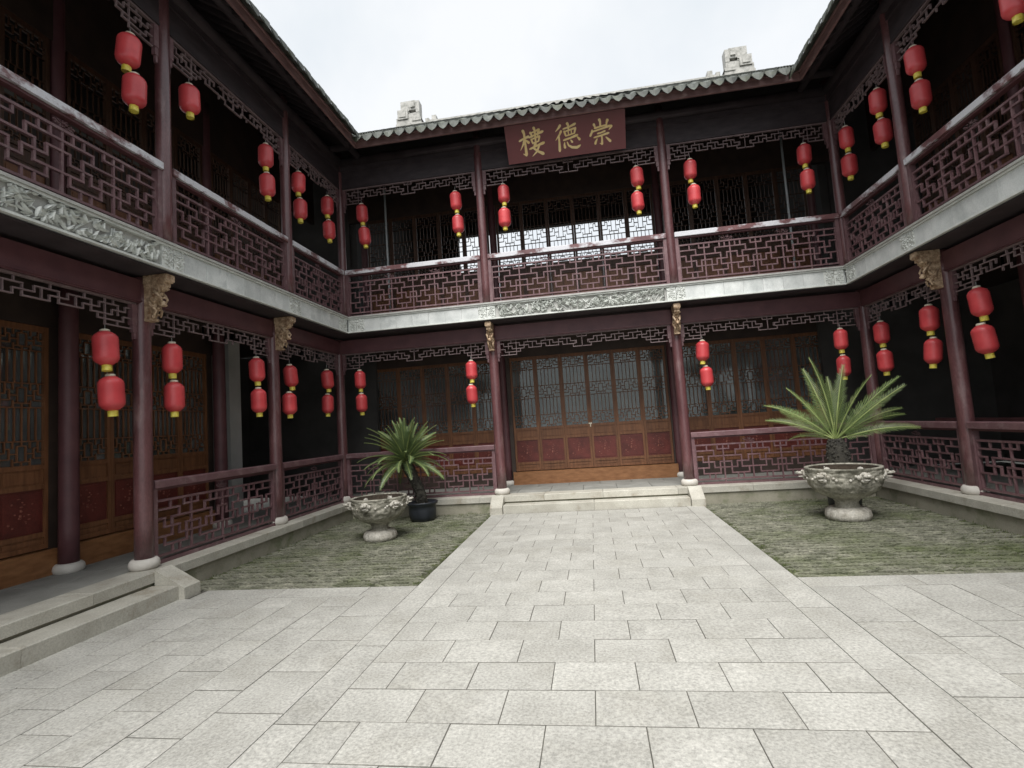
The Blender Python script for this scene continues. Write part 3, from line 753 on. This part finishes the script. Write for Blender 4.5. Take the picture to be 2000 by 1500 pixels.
# ---- the two side wings
def side_wing(nm, loc, rz, sg, cols, label, s_far, windows, deep):
    """sg = +1: left wing (s = y), sg = -1: right wing (s = -y)"""
    wg = tag(empty(nm, loc, rz), label, 'building', 'courtyard buildings')
    ys = cols                                            # column y positions from the corner outwards
    S = lambda y_: sg*y_
    def rng(a, c): return (min(S(a), S(c)), max(S(a), S(c)))
    lo, hi = rng(YB-.07, s_far)
    st = [S(q) for q in ys]
    fl = [rng(YB, ys[0])]+[rng(ys[i], ys[i+1]) for i in range(len(ys)-1)]
    fu = [rng(UB, ys[0])]+[rng(ys[i], ys[i+1]) for i in range(len(ys)-1)]
    gallery(wg, st, st, *rng(YB-.07, s_far), st[:2]+st[2:], 1.05, fl[:3], fu[:3], -.003)
    a, c = rng(UB-.10, s_far)
    band(wg, a, c, [S(UB-.28)]+st, [rng(ys[1], ys[2])], 1 if sg < 0 else 0, 1 if sg > 0 else 0)
    a, c = rng(EB-.013, s_far); fascia(wg, a, c)
    TR = 2.6
    e0, e1 = S(EB), S(s_far); far = S(EB+TR+EV)
    zt = zd+(TR+EV)*SL
    q1 = [(e0, -EV, zd), (e1, -EV, zd), (e1, TR, zt), (far, TR, zt)]
    q2 = [(far, TR, zt), (e1, TR, zt), (e1, TR+3.2, zt-1.9), (far, TR+3.2, zt-1.9)]
    if sg > 0: q1.reverse(); q2.reverse()
    deck(wg, q1); deck(wg, q2)
    a, c = rng(EB, s_far)
    rafters(wg, a+.1, c, 1.0)
    lim = (lambda s: max(0, s-EB)) if sg > 0 else (lambda s: max(0, -s-EB))
    a2, c2 = rng(EB+TR+EV, s_far); ta, tc_ = rng(EB-.1, .5)
    roof(wg, a2, c2, TR, lim, ta, tc_, False)
    # upper inner wall
    TDs = 1.10
    for i in range(len(ys)-1):
        c_ = link('inner_column', COLIU, wg, (S(ys[i]), TDs, 0))
    segs = [rng(UB+.2, ys[0]+.1), rng(ys[0]-.1, ys[1]+.1), rng(ys[1]-.1, ys[2]+.1)]
    for (a, c), n in zip(segs, (4, 4, 6)):
        w = (c-a)/n
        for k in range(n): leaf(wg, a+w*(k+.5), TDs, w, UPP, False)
    a, c = rng(YB+1.2, s_far)
    b = MB(); b.box(a, c, TDs-.03, TDs+.05, 6.425, 8.4); b.box(a, c, TDs-.03, TDs+.05, 3.75, 3.838); b.build('transom', M['darkwood'], wg)
    b = MB(); b.box(a, c, TDs+.06, deep, 3.5, 3.7); b.build('upper_floor', M['darkwood'], wg)
    b = MB()
    if windows:
        w0, w1 = rng(5.4, 8.9)
        b.box(a, c, deep, deep+.15, 0, 5.2); b.box(a, w0, deep, deep+.15, 5.2, 8.8); b.box(w1, c, deep, deep+.15, 5.2, 8.8); b.box(w0, w1, deep, deep+.15, 6.9, 8.8)
    else: b.box(a, c, deep, deep+.15, 0, 8.8)
    b.build('rear_wall', M['interior'], wg)
    return wg, S, rng, TDs
LY = [7.436, 5.028, 1.70, -.70]
RY = [7.498, 5.09, 1.75, -.65]
lw, S, rng, TDs = side_wing('side_wing', (XL, 0, 0), R(90), 1, LY, 'two-storey timber wing along the left side, with a bamboo-carved stone band', -3, True, 3.1)
# left wing, ground floor: doors, then the open passage at the corner
for s in LY[:3]:
    c = link('inner_column', COLI, lw, (s, .94, 0)); link('stone_drum', DRUM, c, (0, 0, HP-.02))
for a, c, n in ((5.12, 7.33, 4), (1.80, 4.92, 6)):
    w = (c-a)/n
    for k in range(n): leaf(lw, a+w*(k+.5), TDs, w, LOW, True)
    MB().box(a-.06, c+.06, TDs-.09, TDs+.05, HP-.02, .545).build('door_sill', M['sillwood'], lw)
b = MB(); b.box(-3, 7.5, TDs-.03, TDs+.05, 2.985, 3.47); b.box(-3, 1.7, TDs-.03, TDs+.05, HP, 2.985); b.box(7.33, 7.43, TDs-.04, TDs+.06, HP, 2.985); b.box(4.92, 5.12, TDs-.02, TDs+.06, HP, 2.985); b.build('door_frame', M['darkwood'], lw)
b = MB(); b.box(8.3, 8.6, 1.42, 2.9, HP, 3.4); b.build('passage_wall', M['palewall'], lw)
b = MB(); b.box(7.43, 10.9, 2.9, 3.0, HP, 3.47); b.box(10.9, 11.0, -.2, 3.0, HP, 3.47); b.build('corner_wall', M['interior'], lw)
MB().box(7.5, 9.5, .88, .95, .98, 1.09).build('inner_rail', M['maroondark'], lw)
rw, S, rng, TDs = side_wing('side_wing', (XR, 0, 0), R(-90), -1, RY, 'two-storey timber wing along the right side, with dark open galleries', -3, False, 3.1)
for s in RY[:3]:
    c = link('inner_column', COLI, rw, (-s, .94, 0)); link('stone_drum', DRUM, c, (0, 0, HP-.02))
b = MB(); b.box(-11, 3, 2.7, 2.8, HP, 3.47); b.box(-11, -10.9, -.2, 2.8, HP, 3.47); b.build('gallery_wall', M['interior'], rw)
MB().box(-9.6, -2, .88, .95, 1.10, 1.19).build('inner_rail', M['maroondark'], rw)
MB().box(-11, 3, 1.3, 2.7, HP-.15, HP-.03).build('room_floor', M['darkwood'], rw)
MB().tube([(-5.9, .6, 3.7), (-5.9, .6, 7.2)], .022, 8).build('rain_pipe', M['pipe'], rw)

# ------------------------------------------------------------------ lattice railings
SPC = MB()
rr = random.Random(11)
for i in range(22):
    x, z = rr.uniform(-.10, .10), rr.uniform(.008, .075)
    if z > .085-.5*abs(x)*.7: continue
    a = rr.uniform(0, 6.28); SPC.tube([(x+.016*math.cos(a+k*.9), rr.uniform(-.012, .0), z+.012*math.sin(a+k*.9)) for k in range(4)], .006, 5)
SPC = SPC.mesh('carved_spacer', M['maroonbar'])
def railing(loc, rz, width, upper, label, group):
    """loc: world position of the middle of the railing on its column line; local x along, y outwards = -"""
    r = tag(empty('lattice_railing', loc, rz), label, 'railing', group)
    w = width
    zt, zb = (.925, 0.) if upper else (.92, 0.)
    pw = .055
    for sg in (-1, 1):
        block('post', sg*(w/2-pw/2)-pw/2, sg*(w/2-pw/2)+pw/2, -.04, .04, 0, zt-.085, M['maroonbar'], r, .004)
    block('top_rail', -w/2, w/2, -.065, .06, zt-.085, zt, M['film'] if upper else M['maroonbar'], r, .012)
    block('under_rail', -w/2+pw, w/2-pw, -.035, .035, zt-.115, zt-.086, M['maroondark'], r, .004)
    iw = w-2*pw-.012
    z1, z0 = .685, .085
    mt = M['maroonbar']; um = unit(mt); B = .021
    def bar(nm, x0, x1, za, zb_, y_=.0, d_=.03):
        o = link(nm, um, r, ((x0+x1)/2, y_, (za+zb_)/2)); o.scale = (x1-x0, d_, zb_-za); return o
    bar('lattice_rail', -w/2+pw, w/2-pw, z1-.012, z1+.014, 0, .036)
    bar('lattice_rail', -w/2+pw, w/2-pw, z0-.014, z0+.012, 0, .036)
    bar('bottom_rail', -w/2+pw, w/2-pw, .0, .04, 0, .045)
    for sg in (-1, 1): bar('lattice_stile', sg*(w/2-pw)-(.018 if sg > 0 else 0), sg*(w/2-pw)+(.018 if sg < 0 else 0), z0+.0125, z1-.0125, 0, .034)
    segs, nc = fret(w); cp = (iw-.036)/nc; rp = (z1-z0)/6
    X0 = -(iw-.036)/2
    for a, q, c, e in segs:
        xa, xb, za, zb_ = X0+a*cp, X0+c*cp, z1-e*rp, z1-q*rp
        if q == e: bar('bar', xa-B/2, xb+B/2, za-B/2, za+B/2, 0, .030)
        else:
            if q == 0: zb_ -= .0125
            if e == 6: za += .0125
            bar('bar', xa-B/2, xa+B/2, za, zb_, 0, .026)
    for c in ((4.7, nc/2, nc-4.7) if nc > 25 else (nc/2,)):
        bar('foot', X0+c*cp-B/2, X0+c*cp+B/2, .04, z0-.0145, 0, .03)
    for c in ((.33, .67) if w > 2.6 else (.5,)):
        link('carved_spacer', SPC, r, (-w/2+w*c, 0, z1+.016))
    return r
GU, GL = 'balcony railings', 'terrace railings'
def rail_b(a, c, upper, label):      # along the hall
    railing(((a+c)/2, (UB if upper else YB), ZT if upper else HP), 0, c-a, upper, label, GU if upper else GL)
def rail_s(a, c, x, sg, upper, label):   # along a wing, a < c in y
    railing((x, (a+c)/2, ZT if upper else HP), R(90)*sg, c-a, upper, label, GU if upper else GL)
g1, g2 = .086, .072
rail_b(XL+.09, X1-g1, False, 'maroon lattice railing of the terrace behind the small cycad and its black pot')
rail_b(X2+g1, XR-.09, False, 'maroon lattice railing of the terrace behind the tall cycad, right of the hall doors')
rail_b(UL+.075, X1-g2, True, 'balcony lattice railing of the hall left of the sign')
rail_b(X1+g2, X2-g2, True, 'balcony lattice railing of the hall directly below the sign')
rail_b(X2+g2, UR-.075, True, 'balcony lattice railing of the hall right of the sign')
rail_s(LY[0]+g1, YB-.09, XL, 1, False, 'terrace lattice railing in the left corner behind the stone basin')
rail_s(LY[1]+g1, LY[0]-g1, XL, 1, False, 'near terrace lattice railing on the left, beside the side step')
rail_s(RY[0]+g1, YB-.09, XR, -1, False, 'terrace lattice railing in the right corner beside the tall cycad')
rail_s(RY[1]+g1, RY[0]-g1, XR, -1, False, 'terrace lattice railing at the right edge, nearest on that side')
rail_s(LY[0]+g2, UB-.075, UL, 1, True, 'balcony lattice railing in the far corner of the left wing')
rail_s(LY[1]+g2, LY[0]-g2, UL, 1, True, 'balcony lattice railing of the left wing, second from the corner')
rail_s(LY[2]+g2, LY[1]-g2, UL, 1, True, 'balcony lattice railing above the bamboo-carved band at the left edge')
rail_s(RY[0]+g2, UB-.075, UR, -1, True, 'balcony lattice railing in the far corner of the right wing')
rail_s(RY[1]+g2, RY[0]-g2, UR, -1, True, 'balcony lattice railing at the right edge of the right wing')

# ------------------------------------------------------------------ sign board with three gilt characters
sb = empty('sign_board', (-.075, 9.17, 6.325))
tag(sb, 'dark red sign board with three gold characters leaning out under the hall eave', 'sign')
H_, W_ = .64, 2.115
tilt = math.atan2(.36, .52)
sb.rotation_euler = (tilt, 0, 0)
brd = block('board', -W_/2, W_/2, -.02, .02, 0, H_, M['sign'], sb, .004)
CH = [
 # lou
 [[(.02, .60, .05), (.20, .67, .045), (.42, .73, .065)], [(.20, .97, .075), (.24, .85, .06), (.245, .5, .05), (.25, .10, .075), (.24, .03, .05)], [(.25, .05, .06), (.12, .12, .015)],
  [(.23, .64, .05), (.16, .46, .045), (.03, .26, .012)], [(.27, .62, .025), (.33, .56, .05), (.40, .49, .07)],
  [(.48, .86, .06), (.52, .80, .05), (.54, .68, .045)], [(.52, .84, .035), (.70, .88, .035), (.84, .93, .06)], [(.84, .93, .07), (.79, .82, .05), (.77, .72, .04)],
  [(.42, .68, .045), (.70, .76, .04), (.99, .84, .07)], [(.64, 1.02, .07), (.67, .92, .055), (.67, .6, .045), (.66, .36, .045)],
  [(.50, .62, .05), (.55, .44, .04)], [(.53, .61, .035), (.84, .69, .05)], [(.84, .69, .055), (.78, .50, .04)], [(.54, .46, .035), (.80, .51, .04)],
  [(.40, .26, .05), (.70, .35, .045), (1.0, .43, .075)], [(.64, .45, .055), (.57, .27, .05), (.74, .13, .055), (.94, .02, .085)], [(.80, .36, .05), (.68, .14, .05), (.48, -.02, .012)]],
 # de
 [[(.24, .98, .07), (.17, .89, .055), (.02, .76, .012)], [(.26, .76, .065), (.18, .63, .05), (.0, .43, .012)], [(.15, .60, .045), (.15, .3, .055), (.14, .0, .075)],
  [(.34, .82, .04), (.60, .87, .045), (.86, .96, .065)], [(.52, 1.02, .075), (.56, .94, .055), (.56, .76, .04)],
  [(.38, .74, .055), (.44, .54, .045)], [(.41, .72, .035), (.84, .80, .05)], [(.85, .81, .06), (.79, .60, .045)], [(.54, .73, .03), (.555, .58, .03)], [(.67, .75, .03), (.675, .60, .03)], [(.44, .55, .035), (.80, .61, .035)],
  [(.33, .40, .05), (.60, .45, .045), (.92, .53, .065)], [(.37, .32, .02), (.35, .22, .05), (.37, .10, .07)], [(.47, .32, .03), (.52, .18, .045), (.66, .09, .06), (.86, .06, .07)], [(.84, .05, .07), (.95, .10, .06), (1.02, .14, .015)],
  [(.62, .38, .025), (.69, .28, .06)], [(.90, .46, .03), (1.0, .34, .075)]],
 # chong
 [[(.44, 1.02, .08), (.48, .93, .06), (.48, .72, .05)], [(.20, .86, .075), (.24, .76, .05), (.25, .69, .04)], [(.80, .96, .085), (.76, .86, .055), (.74, .74, .04)], [(.22, .69, .05), (.50, .73, .045), (.77, .76, .045)],
  [(.12, .64, .04), (.10, .54, .06), (.02, .40, .065)], [(.10, .56, .045), (.50, .63, .045), (.86, .70, .06), (.98, .68, .07)], [(.96, .68, .065), (.84, .55, .02)],
  [(.34, .46, .045), (.50, .48, .04), (.68, .53, .055)], [(.18, .32, .045), (.50, .37, .045), (.84, .43, .06)], [(.52, .38, .045), (.53, .2, .05), (.52, .0, .07)], [(.52, .02, .055), (.42, .06, .012)],
  [(.32, .26, .03), (.25, .14, .06), (.22, .05, .065)], [(.70, .28, .03), (.80, .18, .06), (.90, .08, .075)]]]
def stroke(b, pts, ox, oz, sx, sz):
    P = [Vector((ox+x*sx, oz+z*sz)) for x, z, w in pts]; Wd = [w*sx*.78 for _, _, w in pts]
    # resample for a smooth, brush-like outline
    Q, Wq = [], []
    for i in range(len(P)-1):
        for k in range(6):
            t = k/6; Q.append(P[i].lerp(P[i+1], t)); Wq.append(Wd[i]*(1-t)+Wd[i+1]*t)
    Q.append(P[-1]); Wq.append(Wd[-1])
    L, Rr = [], []
    for i, p in enumerate(Q):
        d = (Q[min(i+1, len(Q)-1)]-Q[max(i-1, 0)]); d.normalize(); nrm = Vector((-d.y, d.x)); w = Wq[i]
        if i == 0: p = p-d*w*.5; w *= .55
        if i == len(Q)-1: p = p+d*w*.4; w *= .5
        L.append(p+nrm*w); Rr.append(p-nrm*w)
    n = len(Q); ring = L+Rr[::-1]; k = len(ring)
    vs = [(p.x, -.0205, p.y) for p in ring]+[(p.x, -.029-random.random()*.002, p.y) for p in ring]
    fs = [(i, i+1, k-2-i, k-1-i) for i in range(n-1)]
    b.add(vs, [tuple(k+q for q in f) for f in fs]+[((i+1) % k, i, k+i, k+(i+1) % k) for i in range(k)])
for ch, cx, cw in zip(CH, (-.60, .045, .635), (.45, .43, .40)):
    b = MB()
    for st in ch: stroke(b, st, cx-cw/2, .32-cw*.5, cw, cw)
    b.build('character', M['gold'], sb)

# ------------------------------------------------------------------ lanterns
def lantern_mesh():
    prof = []; n = 30; Hb, Rb = .355, .108
    for i in range(n+1):
        t = i/n; z = -Hb*t
        e = abs(2*t-1); r = Rb*(1-max(0, (e-.52)/.48)**2.3*.62)
        prof.append((r*(1+(.03 if i % 2 else -.03)), z))
    prof.reverse()
    return MB().lathe(prof, 28).mesh('lantern', M['red'])
LAN = lantern_mesh()
CAP = MB().lathe([(.040, -.004), (.043, 0), (.043, .016), (.030, .024)], 16).mesh('cap', M['cap'])
COL_ = MB().lathe([(.043, -.062), (.043, -.004), (.040, 0)], 16, caps=False, fn=lambda a, t, z: 1+.05*math.sin(a*9)).lathe([(.034, -.060), (.034, -.004)], 12, caps=True).mesh('collar', M['yellow'])
def lantern_string(loc, label, group, single=False, wire=.08):
    e = tag(empty('lantern_string', loc), label, 'lantern', group)
    rn = random.Random(label)
    MB().tube([(0, 0, wire), (0, 0, -.005)], .004, 5).build('cord', M['wire'], e)
    z = 0.; ox = oy = 0.
    for k in range(1 if single else 2):
        o = link('lantern', LAN, e, (ox, oy, z-.02))
        tx, ty = rn.gauss(0, .04), rn.gauss(0, .04)
        o.rotation_euler = (tx, ty, rn.uniform(0, 6)); s = rn.uniform(.97, 1.05); o.scale = (s, s, 1)
        link('cap', CAP, o, (0, 0, 0)); link('collar', COL_, o, (0, 0, -.352))
        dv = Matrix.Rotation(ty, 3, 'Y') @ Matrix.Rotation(tx, 3, 'X') @ Vector((0, 0, -.45))
        if k == 0 and not single:
            MB().tube([(0, 0, -.42), (0, 0, -.47)], .003, 4).build('cord', M['wire'], o)
        ox += dv.x; oy += dv.y; z = z-.458
    return e
GLO, GUP = 'red lanterns along the lower gallery', 'red lanterns along the upper gallery'
zl, zu = 2.825, 6.035
LS = [((XL, 4.585, 2.80), 'lower-gallery red lantern pair left of the nearest column on the left'),
      ((XL, 5.445, 2.80), 'lower-gallery red lantern pair right of the nearest column on the left'),
      ((XL, 7.02, 2.81), 'lower-gallery red lantern pair just left of the second column of the left wing'),
      ((XL, 7.88, 2.79), 'lower-gallery red lantern pair just right of the second column of the left wing'),
      ((XL, 9.10, zl), 'lower-gallery red lantern pair left of the left corner column'),
      ((-4.43, YB, zl), 'lower-gallery red lantern pair right of the left corner column, above the small cycad'),
      ((-2.18, YB, zl), 'lower-gallery red lantern pair left of the hall doors'),
      ((2.06, YB, zl), 'lower-gallery red lantern pair right of the hall doors'),
      ((4.34, YB, zl), 'lower-gallery red lantern pair with a cycad frond in front of its lower lantern'),
      ((XR, 9.15, zl), 'lower-gallery red lantern pair just right of the right corner column'),
      ((XR, 7.93, zl), 'lower-gallery red lantern pair just left of the front column of the right wing'),
      ((XR, 7.01, zl+.02), 'lower-gallery red lantern pair right of the front column of the right wing')]
for loc, lb in LS: lantern_string(loc, lb, GLO)
US = [((UL, 4.61, 5.985), 'upper-gallery red lantern pair at the far left, left of the nearest column', False),
      ((UL, 5.43, 5.965), 'single red lantern hanging alone right of the nearest upper column on the left', True),
      ((UL, 6.95, zu), 'upper-gallery red lantern pair just left of the second column of the left wing', False),
      ((UL, 7.845, zu), 'upper-gallery red lantern pair just right of the second column of the left wing', False),
      ((UL, 8.81, zu), 'upper-gallery red lantern pair left of the left corner column', False),
      ((-4.10, UB, zu), 'upper-gallery red lantern pair right of the left corner column', False),
      ((-2.22, UB, zu), 'upper-gallery red lantern pair just left of the column left of the sign', False),
      ((-1.29, UB, zu), 'upper-gallery red lantern pair below the left end of the sign', False),
      ((1.14, UB, zu), 'upper-gallery red lantern pair below the right end of the sign', False),
      ((2.08, UB, zu), 'upper-gallery red lantern pair just right of the column right of the sign', False),
      ((3.97, UB, zu), 'upper-gallery red lantern pair left of the right corner column', False),
      ((UR, 8.87, zu-.02), 'upper-gallery red lantern pair just right of the right corner column', False),
      ((UR, 7.92, zu), 'upper-gallery red lantern pair left of the near column of the right wing', False),
      ((UR, 7.06, zu), 'upper-gallery red lantern pair right of the near column of the right wing', False),
      ((UR, 5.52, zu), 'red lantern pair cut off by the top right corner of the picture', False)]
for loc, lb, sg in US: lantern_string(loc, lb, GUP, sg)

# ------------------------------------------------------------------ carved stone basins
def basin(loc, sc, rot, label):
    e = tag(empty('stone_basin', loc, rot), label, 'basin', 'carved stone basins'); e.scale = (sc, sc, sc)
    rn = random.Random(label)
    ph = [(rn.uniform(0, 6.28), rn.randint(3, 11), rn.uniform(8, 40)) for _ in range(9)]
    def bumps(a, t, z):
        v = sum(math.sin(k*a+p_+q*z) for p_, k, q in ph)/9
        return 1+.035*v
    fo = MB().lathe([(.20, 0), (.232, .015), (.240, .06), (.228, .115), (.195, .148), (.15, .155)], 64, fn=lambda a, t, z: 1+.045*abs(math.sin(a*9))*(.3+math.sin(math.pi*t))+(.004*math.sin(7*a)))
    fo.build('foot', M['urnlight'], e)
    nk = MB().lathe([(.15, .15), (.128, .175), (.125, .215), (.15, .25), (.185, .265), (.20, .28)], 48, fn=bumps); nk.build('stem', M['urn'], e)
    bo = MB(); key = [(.20, .275), (.27, .305), (.34, .36), (.385, .43), (.405, .51), (.408, .58), (.412, .615)]
    prof = []
    for (r0, z0), (r1, z1) in zip(key, key[1:]):
        prof += [(r0+(r1-r0)*q/5, z0+(z1-z0)*q/5) for q in range(5)]
    sd_ = rn.uniform(0, 50)
    def carve(a, t, z):
        x, y_ = math.cos(a)*2.2, math.sin(a)*2.2
        v = noise.noise(Vector((x*2.2+sd_, y_*2.2, z*14)))+.6*noise.noise(Vector((x*5, y_*5+sd_, z*30)))
        rdg = 1-abs(v)*2
        return 1+.05*max(-.6, rdg-.35)*min(1, (z-.27)/.05)*min(1, max(0, (.625-z)/.03))
    bo.lathe(prof+[(.412, .615), (.418, .622), (.418, .638), (.405, .642), (.382, .642), (.374, .628)], 120, caps=False, fn=carve)
    bo.lathe([(.18, .277), (.2, .276)], 24, caps=True)
    bo.build('bowl', M['urn'], e)
    MB().lathe([(.371, .628), (.366, .56), (.33, .46), (.2, .40), (.02, .39)], 48, caps=False).build('inside', M['soil'], e)
    for k in range(6):
        a = k*math.pi/3; h = MB(); 
        h.ball((-.01, 0, .005), (.05, .06, .05), 10, 6); h.ball((.05, 0, .008), (.05, .04, .022), 9, 5); h.ball((.095, 0, .012), (.018, .024, .016), 8, 4)
        h.ball((.045, 0, -.036), (.045, .034, .012), 9, 4); h.ball((.0, 0, -.05), (.04, .045, .03), 9, 4)
        for s_ in (-1, 1):
            h.ball((.035, .03*s_, .03), .016, 7, 4); h.ball((.09, .014*s_, .022), .010, 6, 4)
            h.ball((.0, .06*s_, -.01), (.03, .02, .03), 7, 4)
            for q_ in range(5): h.ball((-.02+rn.uniform(-.01, .01), (.03+.03*q_)*s_*.9, .045-.022*q_), (.018, .018, .018), 6, 4)
        h.build('lion_head', M['urnlight'], e, (.408*math.cos(a), .408*math.sin(a), .555), a).scale = (1.0, 1.05, 1.0)
    return e
basin((-3.225, 7.46, -.012), .985, .45, 'weathered white stone basin with lion heads in front of the black plant pot')
basin((3.30, 7.68, -.012), 1.10, -.42, 'weathered white stone basin with lion heads in front of the tall cycad')

# ------------------------------------------------------------------ cycads
def frond_mesh(L, droop, seed, wid, lm='frond'):
    rn = random.Random(seed); n = 16; pts = []; a = 0
    x = z = 0.
    for i in range(n+1):
        pts.append(Vector((x, 0, z))); a -= droop/n*(.4+1.2*i/n); x += L/n*math.cos(a); z += L/n*math.sin(a)
    b = MB(); b.tube(pts, [.013*(1-.8*i/n)+.0025 for i in range(n+1)], 5)
    me_r = b; lf = MB()
    m_ = 44
    for k in range(m_):
        t = .14+.85*k/(m_-1); i = min(n-1, int(t*n)); f = t*n-i; p = pts[i].lerp(pts[i+1], f); d = (pts[i+1]-pts[i]).normalized()
        prof = math.sin(math.pi*min(1, (t-.06)/.94)**.62)
        ll = wid*(.35+.75*prof)*(1 if t < .93 else .75)
        nrm = Vector((-d.z, 0, d.x))
        for sg in (-1, 1):
            ln = (d*(.42+.5*t)+Vector((0, sg*1.0, 0))+nrm*(.24+rn.uniform(-.08, .08))).normalized()*ll*rn.uniform(.78, 1.1)
            w = d*.0058; tip = p+ln+Vector((0, 0, -ll*.06))
            mid = p+ln*.5+nrm*ll*.03
            lf.add([p-w, p+w, mid+w*1.1, mid-w*1.1, tip], [(0, 1, 2, 3), (3, 2, 4)])
    return me_r.mesh('rachis', M['rachis']), lf.mesh('leaflets', M[lm])
def cycad(loc, label, pot_scale, trunk, crown, fronds, variants, trunk_r):
    e = tag(empty('cycad', loc), label, 'potted plant', 'potted cycads')
    s = pot_scale
    p = MB().lathe([(.16*s, 0), (.205*s, .012), (.232*s, .09), (.238*s, .2), (.232*s, .27), (.268*s, .30), (.275*s, .325), (.262*s, .335), (.222*s, .325), (.215*s, .29), (.02, .288)], 40, caps=False); p.build('pot', M['pot'], e)
    MB().lathe([(.21*s, .275), (.19*s, .295), (.10, .31), (.01, .312)], 24, caps=False).build('soil', M['soil'], e)
    tb = MB(); tb.tube(trunk, trunk_r, 18)
    rn = random.Random(label)
    for _ in range(170):      # old leaf bases
        i = rn.uniform(0, len(trunk)-1.001); k = int(i); q = Vector(trunk[k]).lerp(Vector(trunk[k+1]), i-k); a = rn.uniform(0, 6.28)
        r_ = trunk_r[k]*(1-(i-k))+trunk_r[k+1]*(i-k); tb.ball((q.x+r_*math.cos(a), q.y+r_*math.sin(a), q.z), (.018, .018, .022), 5, 3)
    tb.build('trunk', M['trunk'], e)
    for az, el, sc, v, roll in fronds:
        rm, lm = variants[v]
        o = link('frond', lm, e, crown); o.rotation_euler = (Matrix.Rotation(az, 3, 'Z') @ Matrix.Rotation(-el, 3, 'Y') @ Matrix.Rotation(roll, 3, 'X')).to_euler()
        o.scale = (sc, sc, sc); link('midrib', rm, o)
    return e
rn = random.Random(21)
VL = [frond_mesh(.84, R(36), 1, .11, 'frond_dark'), frond_mesh(.80, R(58), 2, .11, 'frond_dark'), frond_mesh(.76, R(20), 3, .10, 'frond_dark')]
fr = []
for k in range(64):
    t = k/63; el = R(88)-t*R(98); az = k*2.399+.3; v = 2 if t < .25 else (0 if t < .6 else 1)
    fr.append((az, el+rn.uniform(-.1, .1), rn.uniform(.92, 1.1), v, rn.uniform(-.5, .5)))
cycad((-3.04, 8.88, -.012), 'small bushy cycad with a bent trunk in a round black pot', 1.0, [(0, 0, .28), (-.01, 0, .42), (-.07, 0, .60), (-.15, 0, .78), (-.22, 0, .93), (-.26, 0, 1.06)], (-.26, 0, 1.05), fr, VL, [.095, .088, .088, .095, .10, .07])
VR = [frond_mesh(1.25, R(40), 5, .18), frond_mesh(1.2, R(62), 6, .18), frond_mesh(1.25, R(20), 7, .165)]
LFT, RGT = R(157), R(-23)
fr = [(LFT+.3, R(86), 1.02, 2, .2), (LFT-.2, R(78), .93, 2, .1), (LFT+.1, R(64), .80, 2, .0), (LFT, R(46), .88, 0, .2), (LFT-.4, R(40), .84, 0, -.2), (LFT+.2, R(34), .78, 0, .0), (LFT, R(24), .56, 1, .0),
      (RGT+1.2, R(84), .78, 2, .0), (RGT+.5, R(80), .92, 2, .0), (RGT-.3, R(67), .84, 2, -.1), (RGT+.1, R(50), .98, 2, .0), (RGT-.2, R(44), .92, 2, .2), (RGT+.3, R(46), .84, 0, .0), (RGT, R(38), .78, 0, -.2),
      (RGT+.25, R(31), .84, 0, .0), (RGT-.25, R(20), .82, 0, .0), (R(70), R(62), .75, 0, .0), (R(110), R(52), .75, 0, .0), (R(-80), R(80), .5, 2, .0)]
fr = [(a+rn.uniform(-.05, .05), e+rn.uniform(-.03, .03), s, v, r+rn.uniform(.5, .95)*(1 if math.cos(a) > 0 else -1)) for a, e, s, v, r in fr]
cycad((3.52, 8.25, -.012), 'tall cycad with long upright fronds standing behind the right stone basin', .9, [(0, 0, .28), (0, 0, .5), (-.01, 0, .75), (-.02, 0, .95), (-.03, 0, 1.04)], (-.03, 0, 1.02), fr, VR, [.15, .155, .15, .13, .08])
